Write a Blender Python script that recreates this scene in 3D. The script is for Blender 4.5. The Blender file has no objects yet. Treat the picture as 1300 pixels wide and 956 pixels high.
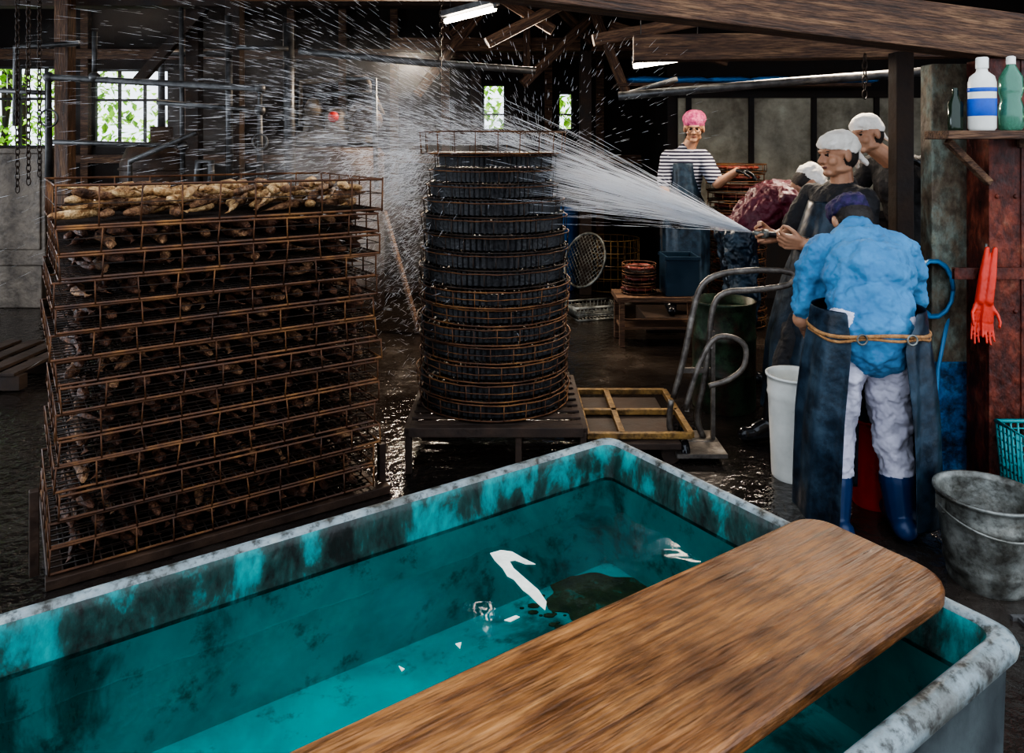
import bpy, math, random
import numpy as np
from mathutils import Vector, Matrix
random.seed(7); np.random.seed(7)
V=Vector
F=943.;CH=1.52;HY=185.
def W(px,py,Y): return V(((px-650)/F*Y, Y, CH-(py-HY)/F*Y))
sc=bpy.context.scene
# ---------------------------------------------------------------- materials
def ramp(nt,cols):
    r=nt.nodes.new('ShaderNodeValToRGB'); e=r.color_ramp.elements
    while len(e)<len(cols): e.new(.5)
    for i,(p,c) in enumerate(cols):
        e[i].position=p; e[i].color=(c[0],c[1],c[2],1)
    return r
def mat(name,cols,scale=5,rough=.6,metal=0,bump=.2,stretch=(1,1,1),rvar=.15,bs=None,emit=None,spec=.5,dist=0,trans=0,coat=0,fine=0,fth=(.4,.56),fs=.8,big=0):
    m=bpy.data.materials.new(name); m.use_nodes=True; nt=m.node_tree; b=nt.nodes['Principled BSDF']
    if isinstance(cols[0],(int,float)): cols=[(.3,tuple(c*.7 for c in cols)),(.7,cols)]
    tc=nt.nodes.new('ShaderNodeTexCoord'); mp=nt.nodes.new('ShaderNodeMapping'); mp.inputs['Scale'].default_value=stretch
    nt.links.new(tc.outputs['Object'],mp.inputs[0])
    n=nt.nodes.new('ShaderNodeTexNoise'); n.inputs['Scale'].default_value=scale; n.inputs['Detail'].default_value=8; n.inputs['Roughness'].default_value=.65
    n.inputs['Distortion'].default_value=dist
    nt.links.new(mp.outputs[0],n.inputs['Vector'])
    r=ramp(nt,cols); nt.links.new(n.outputs[0],r.inputs[0]); col=r.outputs[0]
    def mul(col,vec,scl,th,dark,fac):
        n3=nt.nodes.new('ShaderNodeTexNoise'); n3.inputs['Scale'].default_value=scl; n3.inputs['Detail'].default_value=10; n3.inputs['Roughness'].default_value=.7
        nt.links.new(vec,n3.inputs['Vector']); r3=ramp(nt,[(th[0],dark),(th[1],(1,1,1))]); nt.links.new(n3.outputs[0],r3.inputs[0])
        mx=nt.nodes.new('ShaderNodeMix'); mx.data_type='RGBA'; mx.blend_type='MULTIPLY'; mx.inputs[0].default_value=fac
        nt.links.new(col,mx.inputs[6]); nt.links.new(r3.outputs[0],mx.inputs[7]); return mx.outputs[2]
    if fine: col=mul(col,mp.outputs[0],scale*fine,fth,(.22,.19,.16),fs)
    if big: col=mul(col,tc.outputs['Object'],big,(.4,.6),(.3,.26,.22),.85)
    nt.links.new(col,b.inputs['Base Color'])
    n2=nt.nodes.new('ShaderNodeTexNoise'); n2.inputs['Scale'].default_value=bs or scale*4; n2.inputs['Detail'].default_value=6
    nt.links.new(mp.outputs[0],n2.inputs['Vector'])
    if bump:
        bp=nt.nodes.new('ShaderNodeBump'); bp.inputs['Strength'].default_value=bump; bp.inputs['Distance'].default_value=.02
        nt.links.new(n2.outputs[0],bp.inputs['Height']); nt.links.new(bp.outputs[0],b.inputs['Normal'])
    mr=nt.nodes.new('ShaderNodeMapRange'); mr.inputs[1].default_value=.3; mr.inputs[2].default_value=.7
    mr.inputs[3].default_value=max(.02,rough-rvar); mr.inputs[4].default_value=min(1,rough+rvar)
    nt.links.new(n.outputs[0],mr.inputs[0]); nt.links.new(mr.outputs[0],b.inputs['Roughness'])
    b.inputs['Metallic'].default_value=metal; b.inputs['Specular IOR Level'].default_value=spec
    b.inputs['Transmission Weight'].default_value=trans; b.inputs['Coat Weight'].default_value=coat
    if emit: b.inputs['Emission Color'].default_value=(*emit[:3],1); b.inputs['Emission Strength'].default_value=emit[3]
    return m
M={}
M['rustwire']=mat('rusty_wire',[(.3,(.03,.014,.009)),(.52,(.11,.045,.018)),(.72,(.27,.13,.045))],7,.6,.2,.2)
M['darkwire']=mat('dark_wire',[(.35,(.014,.01,.008)),(.7,(.06,.034,.02))],12,.55,.4,.1)
M['slat']=mat('dark_slats',[(.35,(.007,.007,.008)),(.7,(.032,.03,.03))],20,.45,0,.3)
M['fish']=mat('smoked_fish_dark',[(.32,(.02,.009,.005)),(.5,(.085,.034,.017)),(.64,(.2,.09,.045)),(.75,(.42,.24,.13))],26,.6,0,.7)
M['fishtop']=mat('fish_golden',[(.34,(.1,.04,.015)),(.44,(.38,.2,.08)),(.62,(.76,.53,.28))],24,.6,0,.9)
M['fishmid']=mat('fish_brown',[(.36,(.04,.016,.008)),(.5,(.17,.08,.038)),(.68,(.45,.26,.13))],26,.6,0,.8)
M['fishred']=mat('fish_red',[(.3,(.05,.012,.01)),(.7,(.32,.08,.055))],12,.4,0,.4)
M['teal']=mat('teal_tank_paint',[(.22,(.006,.03,.028)),(.36,(.004,.1,.095)),(.44,(.0,.29,.29)),(.75,(.01,.5,.48))],2.4,.4,0,.15,dist=.6,fine=5,fth=(.33,.45),fs=.75)
M['grime']=mat('tank_waterline_grime',[(.38,(.01,.012,.01)),(.5,(.02,.06,.052)),(.58,(.01,.2,.2)),(.75,(.03,.38,.36))],8,.45,0,.3,stretch=(1,1,.5),dist=.3)
M['rim']=mat('tank_rim_paint',[(.33,(.05,.04,.028)),(.45,(.13,.14,.13)),(.56,(.2,.24,.25)),(.75,(.36,.38,.34))],7,.5,0,.4,fine=4,fth=(.38,.5),fs=.85)
M['tankout']=mat('tank_outside',[(.3,(.02,.025,.03)),(.7,(.12,.15,.15))],4,.7,0,.3)
M['silt']=mat('silt',[(.35,(.03,.02,.008)),(.55,(.07,.05,.018)),(.66,(.02,.14,.12))],14,.9,0,.2)
M['water_glint']=mat('water_glint',(.9,.9,.78),20,.4,0,.2)
M['board']=mat('board_wood',[(.25,(.06,.022,.008)),(.42,(.19,.078,.026)),(.6,(.34,.155,.052)),(.8,(.46,.25,.1))],3.0,.42,0,.4,stretch=(.6,7,3),bs=14,dist=1.4,fine=6,fth=(.36,.54),fs=.7,big=2.6)
M['timber']=mat('old_timber',[(.25,(.025,.012,.007)),(.5,(.11,.055,.03)),(.78,(.3,.18,.1))],5,.7,0,.5,stretch=(.5,6,6),fine=4,fs=.6)
M['darktimber']=mat('dark_timber',[(.3,(.01,.006,.005)),(.7,(.06,.035,.022))],5,.75,0,.3)
M['redsteel']=mat('rusted_red_steel',[(.3,(.03,.01,.007)),(.48,(.15,.03,.016)),(.6,(.26,.06,.03)),(.75,(.3,.16,.1))],9,.55,.1,.5,stretch=(1,1,.6),fine=3,fs=.7,big=5)
M['bluepost']=mat('peeling_paint_post',[(.3,(.06,.03,.018)),(.47,(.15,.12,.08)),(.6,(.19,.22,.18)),(.75,(.3,.29,.2))],9,.6,0,.5,stretch=(1,1,.6),fine=3,fs=.6)
M['bluebase']=mat('blue_base_paint',[(.32,(.02,.02,.025)),(.5,(.015,.1,.25)),(.75,(.05,.26,.5))],9,.5,0,.4,fine=3)
M['pipe']=mat('grey_pipe',[(.3,(.035,.033,.033)),(.7,(.15,.145,.14))],10,.45,.4,.1)
M['galv']=mat('galvanised',[(.3,(.11,.11,.1)),(.5,(.22,.23,.21)),(.75,(.38,.38,.34))],8,.4,.35,.2,fine=4,fth=(.3,.5),fs=.6,big=7)
M['steel']=mat('worn_steel',[(.3,(.05,.04,.035)),(.55,(.17,.15,.13)),(.75,(.34,.31,.27))],14,.45,.5,.2)
M['cream']=mat('cream_wall_board',[(.3,(.2,.17,.12)),(.6,(.36,.33,.25)),(.8,(.45,.42,.33))],2,.7,0,.1,big=1.5)
M['soot']=mat('sooty_wall',[(.3,(.006,.004,.003)),(.7,(.03,.019,.014))],3,.85,0,.3)
M['roof']=mat('sooty_roof',[(.3,(.006,.005,.004)),(.7,(.035,.023,.016))],3,.85,0,.3)
M['winframe']=mat('window_frame',(.03,.025,.02),8,.6)
M['grass']=mat('outside_grass',(.2,.35,.06),3,.9,0,.1)
M['skin']=mat('skin',[(.3,(.34,.17,.1)),(.7,(.48,.27,.17))],10,.5,0,.08)
M['lip']=mat('lips',(.26,.09,.07),10,.5,0,0)
M['eye']=mat('eye_dark',(.01,.008,.006),10,.3,0,0)
M['hair']=mat('black_hair',(.03,.022,.017),60,.5,0,.4)
M['white']=mat('white_cloth',[(.3,(.6,.55,.48)),(.7,(.85,.8,.73))],9,.85,0,.3)
M['black']=mat('black_cloth',[(.3,(.012,.012,.013)),(.7,(.04,.038,.04))],9,.8,0,.3)
M['blueshirt']=mat('blue_polo',[(.3,(.04,.14,.28)),(.7,(.08,.24,.42))],5,.9,0,.5,bs=9)
M['navy']=mat('navy_apron',[(.3,(.008,.012,.02)),(.5,(.015,.033,.055)),(.75,(.045,.08,.11))],6,.42,0,.5,bs=9,fine=2,fs=.5)
M['navycap']=mat('navy_cap',[(.4,(.012,.014,.05)),(.6,(.05,.03,.1))],40,.8,0,.2)
M['trouser']=mat('grey_lilac_trousers',[(.3,(.4,.39,.46)),(.7,(.62,.6,.68))],6,.85,0,.5,bs=9)
M['bootblue']=mat('blue_boot',(.015,.045,.13),6,.35,0,.05)
M['bootblack']=mat('black_boot',(.014,.014,.016),6,.22,0,.05)
M['pink']=mat('pink_hat',[(.4,(.35,.04,.13)),(.6,(.65,.16,.28))],35,.8,0,.3)
M['maroon']=mat('maroon_jacket',[(.3,(.06,.007,.015)),(.7,(.17,.025,.045))],7,.5,0,.4)
M['glove']=mat('black_glove',(.014,.014,.016),8,.35,0,.1)
M['rope']=mat('rope',[(.3,(.2,.09,.03)),(.7,(.45,.25,.11))],50,.8,0,.4)
M['whiteplastic']=mat('white_plastic',[(.3,(.55,.55,.5)),(.7,(.8,.79,.73))],4,.4,0,.05)
M['redplastic']=mat('red_plastic',(.65,.03,.02),4,.35,0,.05)
M['orangeglove']=mat('orange_rubber',(.7,.06,.03),6,.4,0,.2)
M['blueplastic']=mat('blue_plastic',(.02,.12,.33),4,.4,0,.05)
M['tealplastic']=mat('teal_plastic',(.02,.34,.36),4,.4,0,.05)
M['darkblueplastic']=mat('dark_blue_plastic',(.012,.035,.06),4,.4,0,.05)
M['greendrum']=mat('green_rusty_drum',[(.38,(.06,.02,.013)),(.52,(.03,.05,.025)),(.75,(.035,.1,.05))],6,.5,.2,.2,fine=3)
M['label']=mat('blue_label',(.02,.1,.5),30,.5,0,0)
M['glassgreen']=mat('green_bottle_plastic',(.2,.5,.35),3,.15,0,0,trans=.6,rvar=.05)
M['glassdark']=mat('dark_glass',(.03,.05,.03),3,.12,0,0,trans=.3,rvar=.05)
M['yellowwood']=mat('yellow_wood',[(.3,(.1,.05,.015)),(.7,(.34,.2,.06))],8,.6,0,.3,fine=3)
M['hoseblue']=mat('blue_hose',(.04,.22,.45),5,.35,0,0)
M['hosedark']=mat('dark_hose',(.03,.03,.035),5,.35,0,0)
M['engine']=mat('engine_metal',[(.3,(.05,.038,.03)),(.7,(.22,.18,.14))],9,.5,.3,.3)
M['tankrust']=mat('boiler_rust',[(.3,(.02,.012,.009)),(.7,(.085,.047,.028))],6,.6,.2,.3)
M['lamp']=mat('lamp_tube',(1,.95,.85),1,.4,0,0,emit=(1,.92,.75,18))
M['tarp']=mat('blue_tarp',(.03,.2,.5),12,.5,0,.6)
def stripes():
    m=mat('striped_shirt',(.5,.5,.5),5,.85,0,.2); nt=m.node_tree; b=nt.nodes['Principled BSDF']
    tc=nt.nodes['Texture Coordinate']; w=nt.nodes.new('ShaderNodeTexWave'); w.bands_direction='Z'; w.inputs['Scale'].default_value=11; w.inputs['Distortion'].default_value=1.0; w.inputs['Detail Scale'].default_value=.5
    nt.links.new(tc.outputs['Object'],w.inputs[0]); r=ramp(nt,[(.5,(.02,.02,.04)),(.6,(.5,.5,.55))]); nt.links.new(w.outputs[0],r.inputs[0]); nt.links.new(r.outputs[0],b.inputs['Base Color']); return m
M['stripe']=stripes()
def leafmat():
    m=mat('leaf_green',[(.3,(.05,.15,.012)),(.52,(.18,.36,.035)),(.72,(.45,.58,.12))],2,.6,0,0); nt=m.node_tree; b=nt.nodes['Principled BSDF']; o=[n for n in nt.nodes if n.type=='OUTPUT_MATERIAL'][0]
    t=nt.nodes.new('ShaderNodeBsdfTranslucent'); mx=nt.nodes.new('ShaderNodeMixShader'); mx.inputs[0].default_value=.5
    nt.links.new(b.inputs['Base Color'].links[0].from_socket,t.inputs[0]); nt.links.new(b.outputs[0],mx.inputs[1]); nt.links.new(t.outputs[0],mx.inputs[2]); nt.links.new(mx.outputs[0],o.inputs[0]); return m
M['leaf']=leafmat()
def floormat():
    m=bpy.data.materials.new('wet_concrete'); m.use_nodes=True; nt=m.node_tree; b=nt.nodes['Principled BSDF']
    tc=nt.nodes.new('ShaderNodeTexCoord')
    n=nt.nodes.new('ShaderNodeTexNoise'); n.inputs['Scale'].default_value=1.8; n.inputs['Detail'].default_value=9; n.inputs['Roughness'].default_value=.65
    nt.links.new(tc.outputs['Object'],n.inputs[0])
    r=ramp(nt,[(.3,(.008,.007,.007)),(.5,(.024,.019,.016)),(.7,(.055,.043,.034))]); nt.links.new(n.outputs[0],r.inputs[0]); nt.links.new(r.outputs[0],b.inputs['Base Color'])
    r2=ramp(nt,[(.48,(.06,)*3),(.66,(.34,)*3)]); nt.links.new(n.outputs[0],r2.inputs[0]); nt.links.new(r2.outputs[0],b.inputs['Roughness'])
    n2=nt.nodes.new('ShaderNodeTexNoise'); n2.inputs['Scale'].default_value=20; n2.inputs['Detail'].default_value=4
    nt.links.new(tc.outputs['Object'],n2.inputs[0]); bp=nt.nodes.new('ShaderNodeBump'); bp.inputs['Strength'].default_value=.55; bp.inputs['Distance'].default_value=.02
    nt.links.new(n2.outputs[0],bp.inputs['Height']); nt.links.new(bp.outputs[0],b.inputs['Normal']); b.inputs['Specular IOR Level'].default_value=1.0
    return m
M['floor']=floormat()
def watermat():
    m=bpy.data.materials.new('clear_water'); m.use_nodes=True; nt=m.node_tree; nt.nodes.clear()
    o=nt.nodes.new('ShaderNodeOutputMaterial'); mx=nt.nodes.new('ShaderNodeMixShader'); fr=nt.nodes.new('ShaderNodeFresnel'); fr.inputs[0].default_value=1.33
    t=nt.nodes.new('ShaderNodeBsdfTransparent'); t.inputs[0].default_value=(.64,.93,.92,1); g=nt.nodes.new('ShaderNodeBsdfGlossy'); g.inputs['Roughness'].default_value=.03
    tc=nt.nodes.new('ShaderNodeTexCoord'); n=nt.nodes.new('ShaderNodeTexNoise'); n.inputs['Scale'].default_value=7; n.inputs['Detail'].default_value=2
    nt.links.new(tc.outputs['Object'],n.inputs[0]); bp=nt.nodes.new('ShaderNodeBump'); bp.inputs['Strength'].default_value=.1; bp.inputs['Distance'].default_value=.02
    nt.links.new(n.outputs[0],bp.inputs['Height'])
    for x in (fr,g): nt.links.new(bp.outputs[0],x.inputs['Normal'])
    nt.links.new(fr.outputs[0],mx.inputs[0]); nt.links.new(t.outputs[0],mx.inputs[1]); nt.links.new(g.outputs[0],mx.inputs[2]); nt.links.new(mx.outputs[0],o.inputs[0])
    return m
M['water']=watermat()
def spraymat():
    m=bpy.data.materials.new('spray_water'); m.use_nodes=True; nt=m.node_tree; nt.nodes.clear()
    o=nt.nodes.new('ShaderNodeOutputMaterial'); a=nt.nodes.new('ShaderNodeBsdfTranslucent'); a.inputs[0].default_value=(.9,.92,.95,1)
    d=nt.nodes.new('ShaderNodeBsdfDiffuse'); d.inputs[0].default_value=(.9,.92,.95,1); g=nt.nodes.new('ShaderNodeBsdfTransparent')
    m1=nt.nodes.new('ShaderNodeMixShader'); m2=nt.nodes.new('ShaderNodeMixShader'); m2.inputs[0].default_value=.4
    nt.links.new(a.outputs[0],m1.inputs[1]); nt.links.new(d.outputs[0],m1.inputs[2]); nt.links.new(m1.outputs[0],m2.inputs[1]); nt.links.new(g.outputs[0],m2.inputs[2]); nt.links.new(m2.outputs[0],o.inputs[0])
    return m
M['spray']=spraymat()
def steammat(name,dens,sc_):
    m=bpy.data.materials.new(name); m.use_nodes=True; nt=m.node_tree; nt.nodes.clear()
    o=nt.nodes.new('ShaderNodeOutputMaterial'); v=nt.nodes.new('ShaderNodeVolumeScatter'); v.inputs['Color'].default_value=(.95,.96,1,1); v.inputs['Anisotropy'].default_value=.2
    tc=nt.nodes.new('ShaderNodeTexCoord'); n=nt.nodes.new('ShaderNodeTexNoise'); n.inputs['Scale'].default_value=sc_; n.inputs['Detail'].default_value=3; n.inputs['Distortion'].default_value=.6
    nt.links.new(tc.outputs['Object'],n.inputs[0])
    g=nt.nodes.new('ShaderNodeTexGradient'); g.gradient_type='SPHERICAL'; nt.links.new(tc.outputs['Object'],g.inputs[0])
    r=ramp(nt,[(.47,(0,0,0)),(.68,(1,1,1))]); nt.links.new(n.outputs[0],r.inputs[0])
    a=nt.nodes.new('ShaderNodeMath'); a.operation='MULTIPLY'; nt.links.new(r.outputs[0],a.inputs[0]); nt.links.new(g.outputs[0],a.inputs[1])
    c=nt.nodes.new('ShaderNodeMath'); c.operation='MULTIPLY'; c.inputs[1].default_value=dens; nt.links.new(a.outputs[0],c.inputs[0]); nt.links.new(c.outputs[0],v.inputs['Density']); nt.links.new(v.outputs[0],o.inputs['Volume']); return m
M['steam']=steammat('steam',.5,2.2); M['mist']=steammat('fine_mist',2.6,1.5)
# ---------------------------------------------------------------- mesh builder
Z=V((0,0,1))
def frame(p,q,up=None):
    x=(V(q)-V(p)).normalized(); u=V(up) if up is not None else Z
    if abs(x.dot(u))>.97: u=V((0,1,0)) if abs(x.y)<.9 else V((1,0,0))
    y=u.cross(x).normalized(); z=x.cross(y); return x,y,z
class MB:
    def __init__(s): s.v=[];s.f=[];s.mi=[];s.sm=[];s.M=Matrix.Identity(4)
    def add(s,vs,fs,mi=0,sm=False):
        b=len(s.v); s.v+=[s.M@V(v) for v in vs]; s.f+=[tuple(i+b for i in f) for f in fs]; s.mi+=[mi]*len(fs); s.sm+=[sm]*len(fs)
    def bar(s,p,q,w,h,mi=0,up=None,w2=None,h2=None):
        x,y,z=frame(p,q,up); p=V(p);q=V(q); w2=w2 or w; h2=h2 or h
        vs=[c+y*(a*ww/2)+z*(b*hh/2) for c,ww,hh in((p,w,h),(q,w2,h2)) for a,b in((-1,-1),(1,-1),(1,1),(-1,1))]
        s.add(vs,[(3,2,1,0),(4,5,6,7),(0,1,5,4),(1,2,6,5),(2,3,7,6),(3,0,4,7)],mi)
    def box(s,c,sz,mi=0,rz=0):
        R=Matrix.Rotation(rz,3,'Z'); vs=[V(c)+R@V((a*sz[0]/2,b*sz[1]/2,d*sz[2]/2)) for d in(-1,1) for a,b in((-1,-1),(1,-1),(1,1),(-1,1))]
        s.add(vs,[(3,2,1,0),(4,5,6,7),(0,1,5,4),(1,2,6,5),(2,3,7,6),(3,0,4,7)],mi)
    def tube(s,pts,r,mi=0,n=6,closed=False,sm=True):
        pts=[V(p) for p in pts]; k=len(pts); rs=r if isinstance(r,(list,tuple)) else [r]*k
        vs=[];prev=None
        for i,p in enumerate(pts):
            a=pts[(i-1)%k] if (closed or i>0) else p; b=pts[(i+1)%k] if (closed or i<k-1) else p
            t=(b-a).normalized()
            if prev is None:
                u=Z if abs(t.z)<.9 else V((1,0,0)); y=u.cross(t).normalized()
            else:
                y=(prev-t*prev.dot(t)).normalized()
            prev=y; z=t.cross(y)
            for j in range(n):
                an=2*math.pi*j/n+math.pi/4; vs.append(p+(y*math.cos(an)+z*math.sin(an))*rs[i])
        fs=[]
        for i in range(k if closed else k-1):
            i2=(i+1)%k
            for j in range(n): fs.append((i*n+j,i*n+(j+1)%n,i2*n+(j+1)%n,i2*n+j))
        if not closed: fs.append(tuple(range(n))[::-1]); fs.append(tuple((k-1)*n+j for j in range(n)))
        s.add(vs,fs,mi,sm)
    def ring(s,c,R,r,mi=0,n=40,m=5,ax=None,jit=0):
        c=V(c); ax=V(ax).normalized() if ax else Z
        a=ax.orthogonal().normalized(); b=ax.cross(a)
        s.tube([c+(a*math.cos(2*math.pi*i/n)+b*math.sin(2*math.pi*i/n))*(R+random.uniform(-jit,jit))+ax*random.uniform(-jit,jit) for i in range(n)],r,mi,m,True)
    def lathe(s,prof,c,mi=0,n=32,R=None,sx=1,sm=True):
        c=V(c); R=R or Matrix.Identity(3); vs=[];fs=[]
        for r,z in prof:
            for j in range(n):
                a=2*math.pi*j/n; vs.append(c+R@V((r*math.cos(a)*sx,r*math.sin(a),z)))
        for i in range(len(prof)-1):
            for j in range(n): fs.append((i*n+j,i*n+(j+1)%n,(i+1)*n+(j+1)%n,(i+1)*n+j))
        s.add(vs,fs,mi,sm)
        if prof[0][0]>1e-4: s.add(vs[:n],[tuple(range(n))[::-1]],mi)
        if prof[-1][0]>1e-4: s.add(vs[-n:],[tuple(range(n))],mi)
    def ell(s,c,rad,mi=0,R=None,n=12,m=8,jit=0):
        c=V(c);R=R or Matrix.Identity(3);vs=[];fs=[]
        for i in range(m+1):
            ph=math.pi*i/m-math.pi/2
            for j in range(n):
                a=2*math.pi*j/n; k=1+random.uniform(-jit,jit)
                vs.append(c+R@V((rad[0]*math.cos(ph)*math.cos(a)*k,rad[1]*math.cos(ph)*math.sin(a)*k,rad[2]*math.sin(ph)*k)))
        for i in range(m):
            for j in range(n): fs.append((i*n+j,i*n+(j+1)%n,(i+1)*n+(j+1)%n,(i+1)*n+j))
        s.add(vs,fs,mi,True)
    def prism(s,out,z0,z1,mi=0):
        n=len(out); vs=[(x,y,z0) for x,y in out]+[(x,y,z1) for x,y in out]
        s.add(vs,[tuple(range(n))[::-1],tuple(range(n,2*n))]+[(i,(i+1)%n,n+(i+1)%n,n+i) for i in range(n)],mi)
    def build(s,name,mats,bev=0,world=None,parent=None,recenter=True,solid=0,sub=0):
        me=bpy.data.meshes.new(name); vs=s.v; loc=V((0,0,0))
        if world is None and recenter and vs:
            a=np.array([tuple(v) for v in vs]); lo=a.min(0);hi=a.max(0); loc=V(((lo[0]+hi[0])/2,(lo[1]+hi[1])/2,lo[2])); vs=[v-loc for v in vs]
        me.from_pydata([tuple(v) for v in vs],[],s.f)
        for m in mats: me.materials.append(M[m])
        me.polygons.foreach_set('material_index',s.mi); me.polygons.foreach_set('use_smooth',s.sm); me.update()
        o=bpy.data.objects.new(name,me); sc.collection.objects.link(o); o.location=loc
        if world is not None: o.matrix_world=world
        if solid: md=o.modifiers.new('s','SOLIDIFY'); md.thickness=solid; md.offset=0
        if bev: md=o.modifiers.new('b','BEVEL'); md.width=bev; md.segments=2; md.limit_method='ANGLE'
        if sub: md=o.modifiers.new('u','SUBSURF'); md.levels=sub; md.render_levels=sub
        if parent: o.parent=parent
        return o
def beam(name,p,q,w,h,m='timber',bev=.006):
    x,y,z=frame(p,q); L=(V(q)-V(p)).length
    b=MB(); b.bar((0,0,0),(L,0,0),w,h)
    Mx=Matrix((x,y,z)).transposed().to_4x4(); Mx.translation=V(p)
    return b.build(name,[m],bev,world=Mx)
def smooth(pts,k=6):
    pts=[V(p) for p in pts]; o=[]
    for i in range(len(pts)-1):
        p0=pts[max(0,i-1)];p1=pts[i];p2=pts[i+1];p3=pts[min(len(pts)-1,i+2)]
        for j in range(k):
            t=j/k; o.append(.5*((2*p1)+(p2-p0)*t+(2*p0-5*p1+4*p2-p3)*t*t+(3*p1-p0-3*p2+p3)*t**3))
    o.append(pts[-1]); return o
# ---------------------------------------------------------------- room shell
def wall_with_holes(name,x0,x1,z0,z1,Y,holes,m,th=.12):
    xs=sorted(set([x0,x1]+[h[0] for h in holes]+[h[1] for h in holes])); zs=sorted(set([z0,z1]+[h[2] for h in holes]+[h[3] for h in holes]))
    b=MB()
    for i in range(len(xs)-1):
        for j in range(len(zs)-1):
            cx=(xs[i]+xs[i+1])/2; cz=(zs[j]+zs[j+1])/2
            if any(h[0]<cx<h[1] and h[2]<cz<h[3] for h in holes): continue
            b.box((cx,Y+th/2,cz),(xs[i+1]-xs[i],th,zs[j+1]-zs[j]))
    return b.build(name,[m])
b=MB(); b.box((0,3.5,-.05),(16,19,.1)); b.build('floor',['floor'])
BY=9.
s=BY/F
def wx(px): return (px-650)*s
wins=[(wx(-110),wx(-22),1.5,2.5),(wx(-12),wx(90),1.5,2.48),(wx(117),wx(214),1.5,2.45),(wx(612),wx(642),1.7,2.27),(wx(708),wx(728),1.7,2.17)]
wall_with_holes('wall_back',-7.5,2.2,0,3.4,BY,wins,'soot')
for i,(a,c,z0,z1) in enumerate(wins):
    b=MB(); y=BY+.05
    for (p,q) in [((a,y,z0),(c,y,z0)),((a,y,z1),(c,y,z1)),((a,y,z0),(a,y,z1)),((c,y,z0),(c,y,z1))]: b.bar(p,q,.05,.05)
    nv=2 if c-a>.5 else 1
    for k in range(1,nv+1 if c-a>.5 else 1): b.bar((a+(c-a)*k/(nv+1),y,z0),(a+(c-a)*k/(nv+1),y,z1),.03,.03)
    if c-a>.5: b.bar((a,y,(z0+z1)/2+.1),(c,y,(z0+z1)/2+.1),.03,.03)
    else: b.bar((a,y,z0+.2),(c,y,z0+.2),.02,.02)
    b.build('window_%d'%(i+1),['winframe'])
b=MB()
b.box((-7.5,8.4,1.7),(.12,1.2,3.4)); b.box((-7.5,5.6,3.0),(.12,4.4,.8)); b.box((-7.5,3.2,1.7),(.12,.5,3.4)); b.box((-7.5,6.2,1.3),(.14,.14,2.6)); b.build('wall_left',['soot'])
RY=7.4
b=MB(); b.box((3.9,RY+.06,1.7),(4.7,.12,3.4),0)
b.box((3.95,RY-.015,1.42),(4.6,.03,1.15),1)
for x in np.arange(1.75,6.2,.62): b.box((x,RY-.04,1.42),(.05,.03,1.2),0)
b.box((3.95,RY-.05,2.03),(4.6,.05,.07),0); b.box((3.95,RY-.05,.84),(4.6,.05,.07),0)
b.build('wall_back_right',['soot','cream'])
b=MB(); b.box((1.6,(RY+BY)/2+.06,1.7),(.1,BY-RY,3.4)); b.build('wall_partition',['soot'])
b=MB(); b.box((6.2,5.2,1.7),(.12,4.5,3.4),0); b.build('wall_right',['soot'])
b=MB(); b.box((-.6,6.1,3.38),(14,6.6,.08),0)
for y in np.arange(3.1,9,.75): b.box((-.6,y,3.3),(14,.07,.1),1)
for x in np.arange(-7,6.2,.9): b.box((x,6.1,3.22),(.06,6.4,.08),1)
b.build('ceiling',['roof','darktimber'])
b=MB()
for x in list(np.arange(-7,1.6,.62)):
    if any(a-.04<x<c+.04 for a,c,_,_ in wins): continue
    b.box((x,BY-.04,1.7),(.09,.08,3.4))
b.box((-2.7,BY-.05,2.62),(9,.1,.12)); b.box((-2.7,BY-.05,1.36),(9,.08,.1)); b.build('trim_1',['timber'])
b=MB()
for cl in range(360):
    cc=V((random.uniform(-14,3),random.uniform(11.5,14.5),random.uniform(0,4.8)))
    for i in range(45):
        c=cc+V((random.gauss(0,.32),random.gauss(0,.25),random.gauss(0,.26)))
        t=Matrix.Rotation(random.uniform(0,6.3),3,'Z')@Matrix.Rotation(random.uniform(-1.2,1.2),3,'X')
        r=random.uniform(.05,.12)
        b.add([c+t@V((0,-r,0)),c+t@V((r*.55,0,.02)),c+t@V((0,r,0)),c+t@V((-r*.55,0,.02))],[(0,1,2,3)])
for i in range(18):
    x=random.uniform(-13,3); b.tube([(x,13.3,0),(x+random.uniform(-.3,.3),13.4,2.5),(x+random.uniform(-.6,.6),13.5,5)],[.06,.045,.03],1)
b.build('tree_foliage',['leaf','darktimber'])
b=MB(); b.box((-3,17.2,-.1),(26,8,.1)); b.build('outside_ground',['grass'])
# ---------------------------------------------------------------- tank
u=V((.8265,.563,0)).normalized(); vv=V((u.y,-u.x,0))
FR=V((.349,2.635,0))
Mt=Matrix(((u.x,-u.y,0,FR.x),(u.y,u.x,0,FR.y),(0,0,1,0),(0,0,0,1)))
L=2.55;Wd=1.3
def rrect(x0,x1,y0,y1,r,n=6):
    o=[]
    for cx,cy,a0 in ((x1-r,y1-r,0),(x0+r,y1-r,90),(x0+r,y0+r,180),(x1-r,y0+r,270)):
        for i in range(n+1):
            a=math.radians(a0+90*i/n); o.append((cx+r*math.cos(a),cy+r*math.sin(a)))
    return o
b=MB()
def loop(inset,z,r): return [(x,y,z) for x,y in rrect(-L+inset,-inset,-Wd+inset,-inset,r)]
prof=[(.025,0,.05,2),(.015,.44,.05,2),(0.0,.455,.05,1),(-.003,.475,.05,1),(.004,.492,.05,1),(.018,.501,.048,1),(.034,.5,.045,1),(.044,.49,.04,3),(.05,.47,.036,3),(.053,.44,.035,3),(.058,.375,.033,0),(.062,.34,.033,0),(.07,.1,.03,0)]
vs=[];n=28;fs=[];mi=[]
for ins,z,r,_ in prof: vs+=loop(ins,z,r)
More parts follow.
